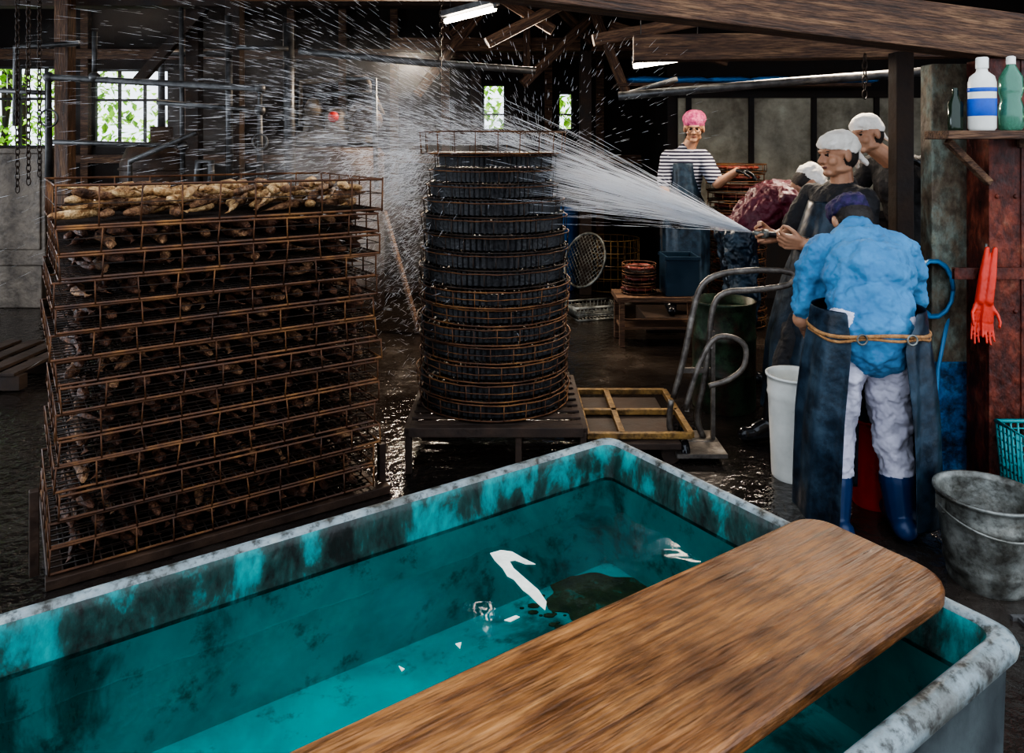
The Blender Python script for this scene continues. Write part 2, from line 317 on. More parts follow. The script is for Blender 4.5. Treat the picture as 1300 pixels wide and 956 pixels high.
for i in range(len(prof)-1):
    for j in range(n): fs.append((i*n+j,i*n+(j+1)%n,(i+1)*n+(j+1)%n,(i+1)*n+j))
    mi+=[prof[i][3]]*n
b.add(vs,fs,0,True); b.mi=mi[:]
b.add(vs[-n:],[tuple(range(n))],0)
b.build('water_tank',['teal','rim','tankout','grime'],world=Mt)
b=MB(); b.add([(x,y,.385) for x,y in rrect(-L+.057,-.057,-Wd+.057,-.057,.034)],[tuple(range(n))]); b.build('tank_water',['water'],world=Mt)
def blob(c,rx,ry,z,rot=0,n=60,amp=.3,th=.002):
    b=MB(); ph=[random.uniform(0,6.3) for _ in range(10)]; pts=[]
    for i in range(n):
        a=2*math.pi*i/n; k=1+amp*sum(math.sin(a*(q+2)+ph[q])/(q+1.5) for q in range(10))
        x=rx*k*math.cos(a);y=ry*k*math.sin(a); pts.append((c[0]+x*math.cos(rot)-y*math.sin(rot),c[1]+x*math.sin(rot)+y*math.cos(rot)))
    b.prism(pts,z,z+th); return b
b=blob((.27,2.33),.18,.12,.101,.4,60,.22)
for i in range(60):
    a=random.uniform(0,6.28); rr=random.uniform(.9,1.7); cx=.27+.19*rr*math.cos(a); cy=2.33+.12*rr*math.sin(a); q=random.uniform(.004,.02)
    if (V((cx,cy,0))-FR).dot(u)>-.09 or (V((cx,cy,0))-FR).dot(vv)<.09: continue
    b.prism([(cx+q*math.cos(t),cy+q*.6*math.sin(t)) for t in np.linspace(0,6.28,8)[:-1]],.101,.103)
b.build('silt_patch',['silt'])
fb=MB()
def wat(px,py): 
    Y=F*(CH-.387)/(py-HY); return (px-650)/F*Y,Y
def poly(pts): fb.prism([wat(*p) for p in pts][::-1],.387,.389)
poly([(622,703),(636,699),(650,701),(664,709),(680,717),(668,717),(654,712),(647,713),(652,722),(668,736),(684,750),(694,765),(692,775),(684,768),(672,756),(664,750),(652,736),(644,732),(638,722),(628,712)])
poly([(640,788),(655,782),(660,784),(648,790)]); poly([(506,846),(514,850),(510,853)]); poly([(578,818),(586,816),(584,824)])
fb.build('painted_reflection',['water_glint'])  # flat white mesh shapes stand in for a bright reflection on the water
b=MB()
out=[]; w0,w1=-1.19,-.815; xe=-.035
for a in range(0,91,15): out.append((xe-.07+.07*math.cos(math.radians(a)),w1-.07+.07*math.sin(math.radians(a))))
out+=[(xe-.9,w1+.008),(-2.5,w1)]
out+=[(-2.5,w0),(xe-.9,w0-.006)]
for a in range(-90,1,15): out.append((xe-.1+.1*math.cos(math.radians(a)),w0+.1+.1*math.sin(math.radians(a))))
b.prism(out,.527,.562); b.bar((-.16,w0+.03,.514),(-.16,w1-.03,.514),.06,.026)
b.bar((-2.3,w0+.03,.514),(-2.3,w1-.03,.514),.06,.026)
b.build('wooden_board',['board'],.008,world=Mt)
# ---------------------------------------------------------------- fish template
def fish_mesh(b,c,yaw,Ls,mi,roll=0,pitch=0,fat=1,sm=True,jt=.13):
    R=Matrix.Rotation(yaw,3,'Z')@Matrix.Rotation(pitch,3,'Y')@Matrix.Rotation(roll,3,'X')
    n=8; st=[(0,.01,.012),(.05,.036,.034),(.15,.06,.05),(.28,.068,.055),(.42,.066,.052),(.58,.052,.042),(.74,.03,.028),(.87,.012,.014),(.93,.03,.005),(1,.052,.003)]
    vs=[];fs=[]
    bend=random.uniform(-.12,.12)
    for t,w,h in st:
        for j in range(n):
            a=2*math.pi*j/n; k=(1+random.uniform(-jt,jt))*fat
            if t>.9: k=1
            vs.append(V(c)+R@V(((t-.5)*Ls,w*Ls*2.1*math.cos(a)*k*.5+bend*(t-.5)**2,h*Ls*2.1*math.sin(a)*k*.5)))
    for i in range(len(st)-1):
        for j in range(n): fs.append((i*n+j,i*n+(j+1)%n,(i+1)*n+(j+1)%n,(i+1)*n+j))
    fs+= [tuple(range(n))[::-1],tuple((len(st)-1)*n+j for j in range(n))]
    b.add(vs,fs,mi,sm)
# ---------------------------------------------------------------- rectangular rack
C0=V((-1.574,2.56,0)); Mr=Matrix(((u.x,-u.y,0,C0.x),(u.y,u.x,0,C0.y),(0,0,1,0),(0,0,0,1)))
b=MB(); RL=1.187; RD=.75
nl=14; zb=.045
for t in range(nl):
    ht=.0915; z0=zb+t*ht; top=z0+(ht-.006 if t<nl-1 else .145)
    jx=random.uniform(-.018,.018); jy=random.uniform(-.016,.016)
    x0,x1,y0,y1=jx,RL+jx,jy,RD+jy
    if t==nl-1: x0-=.02;x1+=.01;y0-=.01
    for z,rr in ((z0+.006,.0052),(top,.0052)): b.tube([(x0,y0,z+random.uniform(-.004,.004)),(x1,y0,z+random.uniform(-.006,.006)),(x1,y1,z),(x0,y1,z)],rr,0,5,True,False)
    b.tube([(x0,y0,(z0+top)/2+.01),(x1,y0,(z0+top)/2+random.uniform(0,.015)),(x1,y1,(z0+top)/2),(x0,y1,(z0+top)/2)],.0022,1,4,True,False)
    k=9
    for i in range(k+1):
        x=x0+(x1-x0)*i/k
        for y in (y0,y1): b.tube([(x+random.uniform(-.006,.006),y-.002,z0),(x+random.uniform(-.006,.006),y-.002,top+.003)],.0036,0,4)
    for i in range(1,6):
        y=y0+(y1-y0)*i/6
        for x in (x0,x1): b.tube([(x,y,z0),(x,y,top)],.0036,0,4)
    for i in range(1,30):
        x=x0+(x1-x0)*i/30; b.tube([(x,y0,z0+.002),(x,y1,z0+.002)],.0035,1,4)
    for i in range(1,18):
        y=y0+(y1-y0)*i/18; b.tube([(x0,y,z0+.005),(x1,y,z0+.005)],.003,1,4)
    if t<nl-1:
        for layer in range(2):
            nx=13-layer
            for row in range(3):
                for i in range(nx):
                    cx=x0+.035+(i+.5)*(x1-x0-.07)/nx+random.uniform(-.015,.015)
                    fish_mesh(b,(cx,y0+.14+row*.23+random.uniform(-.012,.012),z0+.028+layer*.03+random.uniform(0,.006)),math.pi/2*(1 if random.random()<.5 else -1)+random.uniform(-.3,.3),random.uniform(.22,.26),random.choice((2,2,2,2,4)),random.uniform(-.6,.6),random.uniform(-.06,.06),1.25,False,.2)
    else:
        for layer in range(3):
            for row in range(3):
                for i in range(11):
                    cx=x0+.09+i*.104+random.uniform(-.02,.02)
                    yaw=random.uniform(-.5,.5)+.9
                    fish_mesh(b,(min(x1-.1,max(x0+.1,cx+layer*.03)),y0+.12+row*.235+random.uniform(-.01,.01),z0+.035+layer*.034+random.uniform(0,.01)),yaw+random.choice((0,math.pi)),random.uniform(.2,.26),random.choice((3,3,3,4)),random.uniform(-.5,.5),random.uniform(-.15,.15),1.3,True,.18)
b.build('fish_crate_stack',['rustwire','darkwire','fish','fishtop','fishmid'],world=Mr)
b=MB()
for y in (0,RD): b.bar((-.03,y,.02),(RL+.06,y,.02),.05,.035)
for x in (0,RL*.5,RL): b.bar((x,-.02,.02),(x,RD+.02,.02),.05,.03)
b.bar((-.06,.05,.035),(-.06,.05,.33),.03,.03); b.bar((RL+.05,.05,.035),(RL+.05,.05,.2),.03,.03)
b.build('rack_dolly',['tankrust'],.003,world=Mr)
# ---------------------------------------------------------------- round tray stack
RC=V((-.094,3.855,0)); b=MB(); z=.225
spec=[]
for i in range(7): spec.append((.088,.388+random.uniform(-.006,.004),'g'))
for i in range(5): spec.append((.083,.375+random.uniform(-.01,.012),'d'))
for i in range(3): spec.append((.074,.34-.012*i,'d'))
spec.append((.118,.378,'t'))
for k,(h,R,kind) in enumerate(spec):
    c=RC+V((random.uniform(-.012,.012),random.uniform(-.01,.01),0)); w=.0045 if kind!='t' else .004
    g=0 if kind!='d' else 1
    b.ring(c+V((0,0,z+.005)),R-.006,w,g,44,5,None,.0015)
    b.ring(c+V((0,0,z+h-.008)),R,w if kind!='d' else .0035,0,44,5,None,.002)
    if kind=='g': b.ring(c+V((0,0,z+h*.5)),R-.003,.003,0,44,5,None,.002)
    nvt=22
    for i in range(nvt):
        a=2*math.pi*i/nvt+k*.13; d=V((math.cos(a),math.sin(a),0)); b.tube([c+d*(R-.006)+V((0,0,z)),c+d*R+V((0,0,z+h-.006))],.003 if kind!='t' else .0026,0 if kind!='d' else 1,4)
    for i in range(-14,15):
        x=i*R/15; ly=math.sqrt(max(0,(R-.008)**2-x*x)); b.bar(c+V((x,-ly,z+.006)),c+V((x,ly,z+.006)),.012,.006,2)
    for i in (-2,-1,0,1,2):
        y=i*R/3; lx=math.sqrt(max(0,(R-.008)**2-y*y)); b.tube([c+V((-lx,y,z+.001)),c+V((lx,y,z+.001))],.003,1,4)
    if kind!='t':
        n=150; vs=[]
        hh=h*(.6 if kind=='g' else .8)
        for zz in (z+.012,z+.012+hh*.5,z+.012+hh):
            for j in range(n):
                a=2*math.pi*j/n; rr=R-.03+(.007 if j%2 else -.004); vs.append(c+V((rr*math.cos(a),rr*math.sin(a),zz+(.006 if j%2 else 0))))
        b.add(vs,[(q*n+j,q*n+(j+1)%n,(q+1)*n+(j+1)%n,(q+1)*n+j) for q in (0,1) for j in range(n)],2)
    z+=h
b.build('round_tray_stack',['rustwire','darkwire','slat'],recenter=True)
b=MB(); x0,x1,y0,y1=-.48,.33,3.45,4.26
for y in (y0,y1): b.bar((x0,y,.195),(x1,y,.195),.05,.045)
for x in (x0,x1,-.075): b.bar((x,y0,.19),(x,y1,.19),.045,.035)
for x in (x0,x1,.03):
    for y in (y0,y1): b.bar((x,y,0),(x,y,.19),.03,.03)
for i in range(9): b.bar((x0,y0+.05+i*.088,.212),(x1,y0+.05+i*.088,.212),.05,.012)
b.build('low_stand',['darktimber'],.004)
b=MB(); x0,x1,y0,y1=.37,.80,3.5,4.15
b.box(((x0+x1)/2,(y0+y1)/2,.1),(x1-x0,y1-y0,.03)); 
for x in (x0+.04,x1-.04):
    for y in (y0+.06,y1-.06): b.lathe([(.045,-.015),(.045,.015)],(x,y,.045),0,16,Matrix.Rotation(math.pi/2,3,'X'))
b.build('flat_dolly',['darktimber'],.004)
b=MB(); zf=.132
xa,xb,ya,yb_=.36,.86,3.56,4.2
for p,q in (((xa,ya),(xb,ya)),((xa,yb_),(xb,yb_)),((xa,ya),(xa,yb_)),((xb,ya),(xb,yb_)),((xa+.17,ya),(xa+.17,yb_)),((xa,ya+.32),(xb,ya+.32))):
    b.bar((*p,zf),(*q,zf),.03,.028)
b.build('wooden_frame',['yellowwood'],.003)
# ---------------------------------------------------------------- people
ctex=bpy.data.textures.new('cloth_folds','CLOUDS'); ctex.noise_scale=.085; ctex.noise_depth=3
def capm(p1,r1,p2,r2,n=14,m=5):
    p1=V(p1);p2=V(p2)
    if (p2-p1).length<1e-5: p2=p1+V((0,0,1e-4))
    x,y,z=frame(p1,p2); vs=[]
    st=[]
    for i in range(m+1):
        a=-math.pi/2+math.pi/2*i/m; st.append((p1+x*(r1*math.sin(a)),max(1e-4,r1*math.cos(a))))
    for i in range(m+1):
        a=math.pi/2*i/m; st.append((p2+x*(r2*math.sin(a)),max(1e-4,r2*math.cos(a))))
    for c,r in st:
        for j in range(n):
            a=2*math.pi*j/n; vs.append(c+(y*math.cos(a)+z*math.sin(a))*r)
    fs=[(i*n+j,i*n+(j+1)%n,(i+1)*n+(j+1)%n,(i+1)*n+j) for i in range(len(st)-1) for j in range(n)]
    fs+=[tuple(range(n))[::-1],tuple((len(st)-1)*n+j for j in range(n))]
    return vs,fs
class Body:
    def __init__(s): s.p=[]
    def cap(s,p,r,q,r2,lab): s.p.append(('c',V(p),r,V(q),r2,lab))
    def ell(s,c,rad,R,lab): s.p.append(('e',V(c),rad,R,None,lab))
    def make(s,name,labs,parent,voxel=.005,it=4,csm=14,cdisp=.028):
        b=MB()
        for k in s.p:
            if k[0]=='c': vs,fs=capm(k[1],k[2],k[3],k[4]); b.add(vs,fs)
            else: b.ell(k[1],k[2],0,k[3],16,10)
        names=list(labs.keys()); o=b.build(name,['skin'],recenter=True); off=o.location.copy()
        md=o.modifiers.new('r','REMESH'); md.mode='VOXEL'; md.voxel_size=voxel; md.adaptivity=0
        md=o.modifiers.new('s','SMOOTH'); md.factor=.5; md.iterations=it
        dg=bpy.context.evaluated_depsgraph_get(); me=bpy.data.meshes.new_from_object(o.evaluated_get(dg)); o.modifiers.clear(); o.data=me
        nf=len(me.polygons); c=np.empty(nf*3); me.polygons.foreach_get('center',c); c=c.reshape(-1,3)+np.array(off)
        best=np.full(nf,1e9); lab=np.zeros(nf,int)
        for k in s.p:
            if k[0]=='c':
                a=np.array(k[1]);d=np.array(k[3])-a; L2=max(d@d,1e-9); t=np.clip(((c-a)@d)/L2,0,1)
                dist=np.linalg.norm(c-a-t[:,None]*d,axis=1)-(k[2]+(k[4]-k[2])*t)
            else:
                R=np.array(k[3]); q=(c-np.array(k[1]))@R; ra=np.array(k[2]); k0=np.linalg.norm(q/ra,axis=1); k1=np.linalg.norm(q/ra**2,axis=1)+1e-9; dist=k0*(k0-1)/k1
            w=dist<best; best[w]=dist[w]; lab[w]=names.index(k[5])
        me.materials.clear()
        for nme in names: me.materials.append(M[labs[nme]])
        me.polygons.foreach_set('material_index',lab.astype(np.int32)); me.polygons.foreach_set('use_smooth',np.ones(nf,bool)); me.update()
        cl=[i for i,nme in enumerate(names) if nme in('shirt','pants','cap')]
        if cl:
            nv=len(me.vertices); on=np.zeros(nv,bool); offm=np.zeros(nv,bool)
            ls=np.empty(nf,np.int32); lt=np.empty(nf,np.int32); me.polygons.foreach_get('loop_start',ls); me.polygons.foreach_get('loop_total',lt)
            lv=np.empty(len(me.loops),np.int32); me.loops.foreach_get('vertex_index',lv)
            fl=np.repeat(np.isin(lab,cl),lt); on[lv[fl]]=True; offm[lv[~fl]]=True
            ids=np.nonzero(on&~offm)[0].tolist(); vg=o.vertex_groups.new(name='cloth'); vg.add(ids,1,'REPLACE')
            md=o.modifiers.new('soft','SMOOTH'); md.factor=.8; md.iterations=csm; md.vertex_group='cloth'
            md=o.modifiers.new('folds','DISPLACE'); md.texture=ctex; md.strength=cdisp; md.mid_level=.45; md.vertex_group='cloth'
        o.parent=parent; return o
def R3(x,y,z): return Matrix((x,y,z)).transposed()
def head(B,c,f,up,capstyle='band',skin='skin'):
    c=V(c); f=V(f).normalized(); up=V(up); s=f.cross(up).normalized(); up=s.cross(f).normalized(); R=R3(s,f,up)
    P=lambda a,b_,d: c+s*a+f*b_+up*d
    B.ell(P(0,-.01,.03),(.074,.091,.084),R,skin); B.ell(P(0,.022,-.035),(.058,.066,.078),R,skin)
    B.ell(P(0,.06,-.09),(.03,.026,.022),R,skin)
    for k in (-1,1):
        B.ell(P(.035*k,.06,-.03),(.026,.024,.026),R,skin); B.ell(P(.03*k,.081,.021),(.019,.008,.0045),R,'hair')
        B.ell(P(.077*k,-.005,-.01),(.011,.02,.032),R,skin); B.ell(P(.03*k,.0805,.003),(.011,.005,.0045),R,'eye')
        B.ell(P(.04*k,.0,-.075),(.022,.05,.02),R,skin)
    B.ell(P(0,.078,.022),(.045,.014,.012),R,skin)
    B.cap(P(0,.083,.008),.009,P(0,.104,-.028),.013,skin); B.ell(P(0,.09,-.033),(.02,.012,.01),R,skin)
    B.ell(P(0,.083,-.06),(.022,.008,.005),R,'lip')
    B.ell(P(0,-.04,-.005),(.079,.07,.082),R,'hair')
    B.ell(P(0,-.012,.06),(.083,.1,.068),R,'cap'); B.cap(P(0,.07,.06),.02,P(0,-.09,.02),.032,'cap')
    for k in (-1,1): B.cap(P(.042*k,.05,.054),.028,P(.058*k,-.05,.022),.028,'cap')
    B.ell(P(0,-.06,.03),(.074,.062,.06),R,'cap')
    if capstyle=='tail':
        B.ell(P(0,-.12,.0),(.025,.02,.02),R,'cap'); B.cap(P(0,-.12,.0),.02,P(-.03,-.15,-.06),.013,'cap'); B.cap(P(.01,-.12,.0),.018,P(.035,-.15,-.075),.011,'cap')
    if capstyle=='puff': B.ell(P(0,-.03,.08),(.098,.105,.072),R,'cap')
def hand(B,w,d,nrm,side,curl=.5,lab='skin',k_=1.):
    w=V(w); d=V(d).normalized(); nrm=V(nrm); nrm=(nrm-d*nrm.dot(d)).normalized(); s=d.cross(nrm).normalized()*side*k_
    ln=[.072,.082,.077,.06]
    for i in range(4):
        o=(i-1.5)*.0215; k=w+s*o+d*(.09-.004*abs(i-1.3)); B.cap(w+s*o*.6+d*.005,.017*k_,k,.0125*k_,lab)
        p=k; ang=0
        for seg,fr in enumerate((.45,.3,.25)):
            ang+=curl*(.9 if seg==0 else 1.1); dd=d*math.cos(ang)+nrm*math.sin(ang)+s*((i-1.5)*.06)
            q=p+dd.normalized()*ln[i]*fr*1.15; B.cap(p,(.0098-.0008*seg)*k_,q,(.0092-.0008*seg)*k_,lab); p=q
    t0=w+d*.025-s*.028; t1=t0-s*.028+d*.03+nrm*.014; t2=t1+d*.028+nrm*(.012+.02*curl)-s*.004; t3=t2+d*.02+nrm*.02*curl+s*.006
    B.cap(w+d*.015-s*.01,.017*k_,t0,.016*k_,lab);B.cap(t0,.0145*k_,t1,.0115*k_,lab); B.cap(t1,.0112*k_,t2,.0102*k_,lab); B.cap(t2,.01*k_,t3,.0088*k_,lab)
def humanoid(B,J,sleeve=.7,thick=1.,armlab='skin',loose=1.):
    g=lambda k:V(J[k])
    pel,che=g('pel'),g('che'); sp=(che-pel).normalized(); ls=(g('shR')-g('shL')).normalized(); lp=(g('hipR')-g('hipL')).normalized(); wa=pel.lerp(che,.42); lw=(ls+lp).normalized()
    B.cap(g('hipL'),.1*thick,g('hipR'),.1*thick,'pants')
    def RR(l): 
        l=(l-sp*l.dot(sp)).normalized(); return R3(l,sp.cross(l),sp)
    hw=(g('shR')-g('shL')).length/2
    B.ell(che-sp*.1,(hw*.98*loose,.125*loose,.2),RR(ls),'shirt'); B.ell(wa,(hw*.88*loose,.122*loose,.2),RR(lw),'shirt'); B.ell(pel+sp*.05,(hw*.86*loose,.118*loose,.13),RR(lp),'shirt')
    for k in (-1,1):
        B.cap(pel+lp*.06*k+sp*.04,.1*thick,wa+lw*.06*k,.096*thick,'shirt'); B.cap(wa+lw*.06*k,.096*thick,che+ls*.08*k-sp*.06,.1*thick,'shirt')
        B.cap(che+ls*.04*k-sp*.02,.085,che+ls*.14*k-sp*.01,.07,'shirt')
    B.cap(g('shL'),.066,g('shR'),.066,'shirt')
    hd=g('head'); up=V(J['hu']).normalized(); B.cap(che+sp*.02,.062,hd-up*.075-V(J['hf']).normalized()*.02,.052,'skin')
    B.cap(che+sp*.03,.074,che+sp*.055,.064,'shirt')
    for S in 'LR':
        sh,el,wr=g('sh'+S),g('el'+S),g('wr'+S)
        B.cap(sh,.056,el,.041,armlab); B.cap(el,.042,wr,.028,armlab)
        q=sh.lerp(el,sleeve) if sleeve<=1 else el
        B.cap(sh,.07,q,.066 if sleeve<=1 else .056,'shirt')
        if sleeve>1: B.cap(el,.054,el.lerp(wr,.85),.042,'shirt')
        hp,kn,an=g('hip'+S),g('kn'+S),g('an'+S)
        B.cap(hp,.1,kn,.074,'pants'); B.cap(kn,.074,an,.056,'pants')
        td=V(J['to'+S]).normalized(); a2=kn.lerp(an,J.get('bt',.35))
        B.cap(a2,.078 if 'bt' not in J else .068,an,.058,'boot'); B.cap(an-td*.05+V((0,0,-.035)),.045,an+td*.15+V((0,0,-.045)),.04,'boot'); B.cap(an,.055,an+td*.08+V((0,0,-.03)),.045,'boot')
def sheet(rows,na,name,m,parent,fold=.01,kf=9,th=.004,ph=0):
    b=MB(); vs=[]
    for i,(c,l,f,a,bb,a0,a1) in enumerate(rows):
        c=V(c);l=V(l);f=V(f)
        for j in range(na+1):
            an=math.radians(a0+(a1-a0)*j/na); k=1+fold/a*(math.sin(kf*an+ph+i*.12)+.5*math.sin(kf*1.7*an+i*.25))*min(1,i/4)
            vs.append(c+l*(a*k*math.cos(an))+f*(bb*k*math.sin(an)))
    w=na+1
    b.add(vs,[(i*w+j,i*w+j+1,(i+1)*w+j+1,(i+1)*w+j) for i in range(len(rows)-1) for j in range(na)],0,True)
    return b.build(name,[m],solid=th,sub=1,parent=parent)
def empty(name,loc):
    e=bpy.data.objects.new(name,None); sc.collection.objects.link(e); e.empty_display_size=.1; return e
LAB=dict(skin='skin',shirt='black',pants='black',boot='bootblack',hair='hair',cap='white',eye='eye',lip='lip',glove='glove')
# --- worker in blue polo
E=empty('bent_worker',(0,0,0)); B=Body()
J=dict(pel=(1.385,2.86,.84),che=(1.465,3.12,1.09),head=(1.515,3.32,1.18),hf=(-.05,.62,-.78),hu=(0,.78,.62),bt=.65,
 shL=(1.29,3.12,1.06),shR=(1.65,3.12,1.07),elL=(1.225,3.13,.79),elR=(1.73,3.2,.82),wrL=(1.33,3.36,.71),wrR=(1.6,3.42,.72),
 hipL=(1.31,2.87,.82),hipR=(1.46,2.87,.82),knL=(1.27,2.93,.45),knR=(1.49,2.93,.45),anL=(1.245,2.87,.09),anR=(1.515,2.89,.09),toL=(-.2,1,0),toR=(.2,1,0))
humanoid(B,J,.78,1.0,'skin',1.03); head(B,J['head'],J['hf'],J['hu'])
B.ell((1.385,2.87,.79),(.175,.135,.15),Matrix.Identity(3),'shirt')
B.ell((1.43,2.99,1.0),(.18,.145,.15),Matrix.Rotation(.7,3,'X'),'shirt')
hand(B,J['wrL'],(.5,.6,-.5),(.3,-.1,-.9),1,.5); hand(B,J['wrR'],(-.5,.6,-.5),(-.3,-.1,-.9),-1,.5)
B.cap((1.478,3.17,1.13),.072,(1.485,3.19,1.15),.064,'shirt')
B.make('body',dict(LAB,shirt='blueshirt',pants='trouser',boot='bootblue',cap='navycap'),E,.0048,4,22,.06)
rows=[]
X=V((1,0,0));Yf=V((0,1,0))
for i in range(16):
    t=i/15; z=.90-.82*t; cx=1.385+.015*t; cy=2.895+.03*t
    gr=(8+8*t if t>.12 else 26); gl=(34+6*t if t>.12 else 40)
    a=.208+.035*min(1,t*2)+.03*t; bb=.175+.03*t
    rows.append(((cx,cy,z),X,Yf,a,bb,-90+gr+4,270-gl))
sheet(rows,54,'apron','navy',E,.012,9)
b=MB(); 
pts=[(1.385+.22*math.cos(a),2.895+.187*math.sin(a),.815+.01*math.sin(3*a)) for a in np.linspace(0,2*math.pi,40)[:-1]]
b.tube(pts,.008,0,6,True); b.tube([(x,y,z-.014+.006*math.sin(i)) for i,(x,y,z) in enumerate(pts)],.006,0,6,True)
b.ring((1.46,2.708,.81),.018,.004,1,14,5,(0,1,0)); b.ring((1.28,2.715,.81),.018,.004,1,14,5,(0,1,0))
b.build('apron_rope',['rope','galv'],parent=E)
# --- worker with hose
E=empty('hose_worker',(0,0,0)); B=Body()
J=dict(pel=(1.58,3.88,.86),che=(1.71,3.86,1.25),head=(1.675,3.83,1.475),hf=(-.96,-.26,-.08),hu=(-.1,0,1),
 shL=(1.74,3.67,1.24),shR=(1.63,4.03,1.25),elL=(1.66,3.55,1.02),elR=(1.50,4.02,1.05),wrL=(1.455,3.70,1.03),wrR=(1.37,3.86,1.05),
 hipL=(1.57,3.79,.85),hipR=(1.59,3.97,.85),knL=(1.42,3.78,.47),knR=(1.68,4.0,.46),anL=(1.34,3.82,.09),anR=(1.78,4.05,.09),toL=(-1,-.15,0),toR=(-.9,.2,0))
humanoid(B,J,.75); head(B,J['head'],J['hf'],J['hu'],'tail')
hand(B,J['wrL'],(-.95,.2,.1),(-.1,.7,.4),1,.75); hand(B,J['wrR'],(-1,-.1,0),(-.1,-.6,.3),-1,.8)
B.make('body',LAB,E,.0048,4,14,.035)
rows=[]
fd=V((-1,-.25,0)).normalized(); ld=V((.25,-1,0)).normalized()
for i in range(14):
    t=i/13; z=1.24-1.1*t; c=V((1.68,3.85,z))+V((-.13,.0,0))*min(1,t*1.5)+V((-.05,0,0))*t
    a=.13+.09*min(1,t*2.2); bb=.135+.05*t
    rows.append((c,ld,fd,a,bb,0 if t>.3 else 25,180 if t>.3 else 155))
sheet(rows,26,'apron','navy',E,.01,8)
b=MB(); N=V((1.235,3.80,1.075))
hp=[N,(1.29,3.815,1.068),(1.36,3.82,1.06),(1.45,3.77,1.05),(1.54,3.68,1.03),(1.66,3.58,.98),(1.78,3.56,.9),(1.84,3.6,.7),(1.86,3.68,.4),(1.9,3.7,.12),(2.0,3.95,.02),(2.3,4.1,.02)]
b.tube(smooth(hp[1:]),.015,0,10); b.tube([hp[1],N],[.02,.011],1,12); b.tube([(1.31,3.817,1.066),(1.28,3.812,1.07)],[.023,.023],1,12)
b.build('water_hose',['hosedark','galv'])
# --- worker behind
E=empty('background_worker',(0,0,0)); B=Body()
J=dict(pel=(2.5,4.62,.93),che=(2.40,4.6,1.37),head=(2.17,4.55,1.59),hf=(-.9,-.42,-.12),hu=(-.25,0,1),
 shL=(2.46,4.42,1.40),shR=(2.32,4.77,1.40),elL=(2.56,4.26,1.18),elR=(2.2,4.9,1.15),wrL=(2.36,4.22,1.38),wrR=(2.1,4.75,1.1),
 hipL=(2.5,4.52,.92),hipR=(2.5,4.72,.92),knL=(2.48,4.5,.5),knR=(2.52,4.75,.5),anL=(2.52,4.5,.09),anR=(2.58,4.78,.09),toL=(-1,-.1,0),toR=(-1,.1,0))
humanoid(B,J,.6); head(B,J['head'],J['hf'],J['hu'],'tail')
hand(B,J['wrL'],(-.7,.1,.7),(-.5,.3,-.6),1,.5,'glove'); hand(B,J['wrR'],(-.7,-.1,-.5),(0,0,-1),-1,.4,'glove')
B.make('body',LAB,E,.0055)
# --- woman in pink hat
E=empty('pink_hat_worker',(0,0,0)); B=Body(); zo=.12; xo=.05
J=dict(pel=(1.38,6.25,.92+zo),che=(1.40,6.22,1.31+zo),head=(1.46,6.16,1.545+zo),hf=(-.25,-.95,-.15),hu=(0,-.1,1),
 shL=(1.54,6.17,1.295+zo),shR=(1.27,6.27,1.285+zo),elL=(1.62,6.04,1.09+zo),elR=(1.22,6.2,1.04+zo),wrL=(1.73,5.88,1.2+zo),wrR=(1.24,6.02,.86+zo),
 hipL=(1.47,6.23,.9+zo),hipR=(1.29,6.27,.9+zo),knL=(1.48,6.22,.48+zo),knR=(1.28,6.24,.48+zo),anL=(1.5,6.25,.09+zo),anR=(1.28,6.25,.09+zo),toL=(.1,-1,0),toR=(-.1,-1,0))
J={k:((v[0]+xo,v[1],v[2]) if k[:2] in('pe','ch','he','sh','el','wr','hi','kn','an') else v) for k,v in J.items()}
humanoid(B,J,.75,.9,'skin',.92); head(B,J['head'],J['hf'],J['hu'],'puff')
hand(B,J['wrL'],(.8,-.3,-.1),(0,-.2,-1),1,.4,'glove'); hand(B,J['wrR'],(.1,-.6,-.7),(.6,0,-.5),-1,.5,'glove')
B.make('body',dict(LAB,shirt='stripe',cap='pink'),E,.0055,4,10,.02)
rows=[]
for i in range(14):
    t=i/13; rows.append(((1.395+xo,6.225-.02*t,1.38-1.0*t),V((.95,-.3,0)).normalized(),V((-.3,-.95,0)).normalized(),.11+.085*max(0,min(1,(t-.15)*3)),.13+.03*t,25 if t<.25 else 0,155 if t<.25 else 180))
sheet(rows,24,'apron','navy',E,.008,8)
b=MB(); hc=V(J['head']); ff=V(J['hf']).normalized(); ss=ff.cross(V((0,-.1,1))).normalized(); uu=ss.cross(ff)
for k in (-1,1): b.ring(hc+ss*.031*k+ff*.098+uu*.0,.022,.0022,0,16,5,tuple(ff))
b.tube([hc+ss*-.01+ff*.1,hc+ss*.01+ff*.1],.002,0,4)
for k in (-1,1): b.tube([hc+ss*.053*k+ff*.095,hc+ss*.08*k+ff*.0],.002,0,4)
b.build('eyeglasses',['eye'],parent=E)
b=MB(); b.box((1.34,6.3,.06),(.5,.5,.12)); b.box((1.34,6.02,.1),(.5,.03,.03)); b.build('wooden_step',['darktimber'],.005)
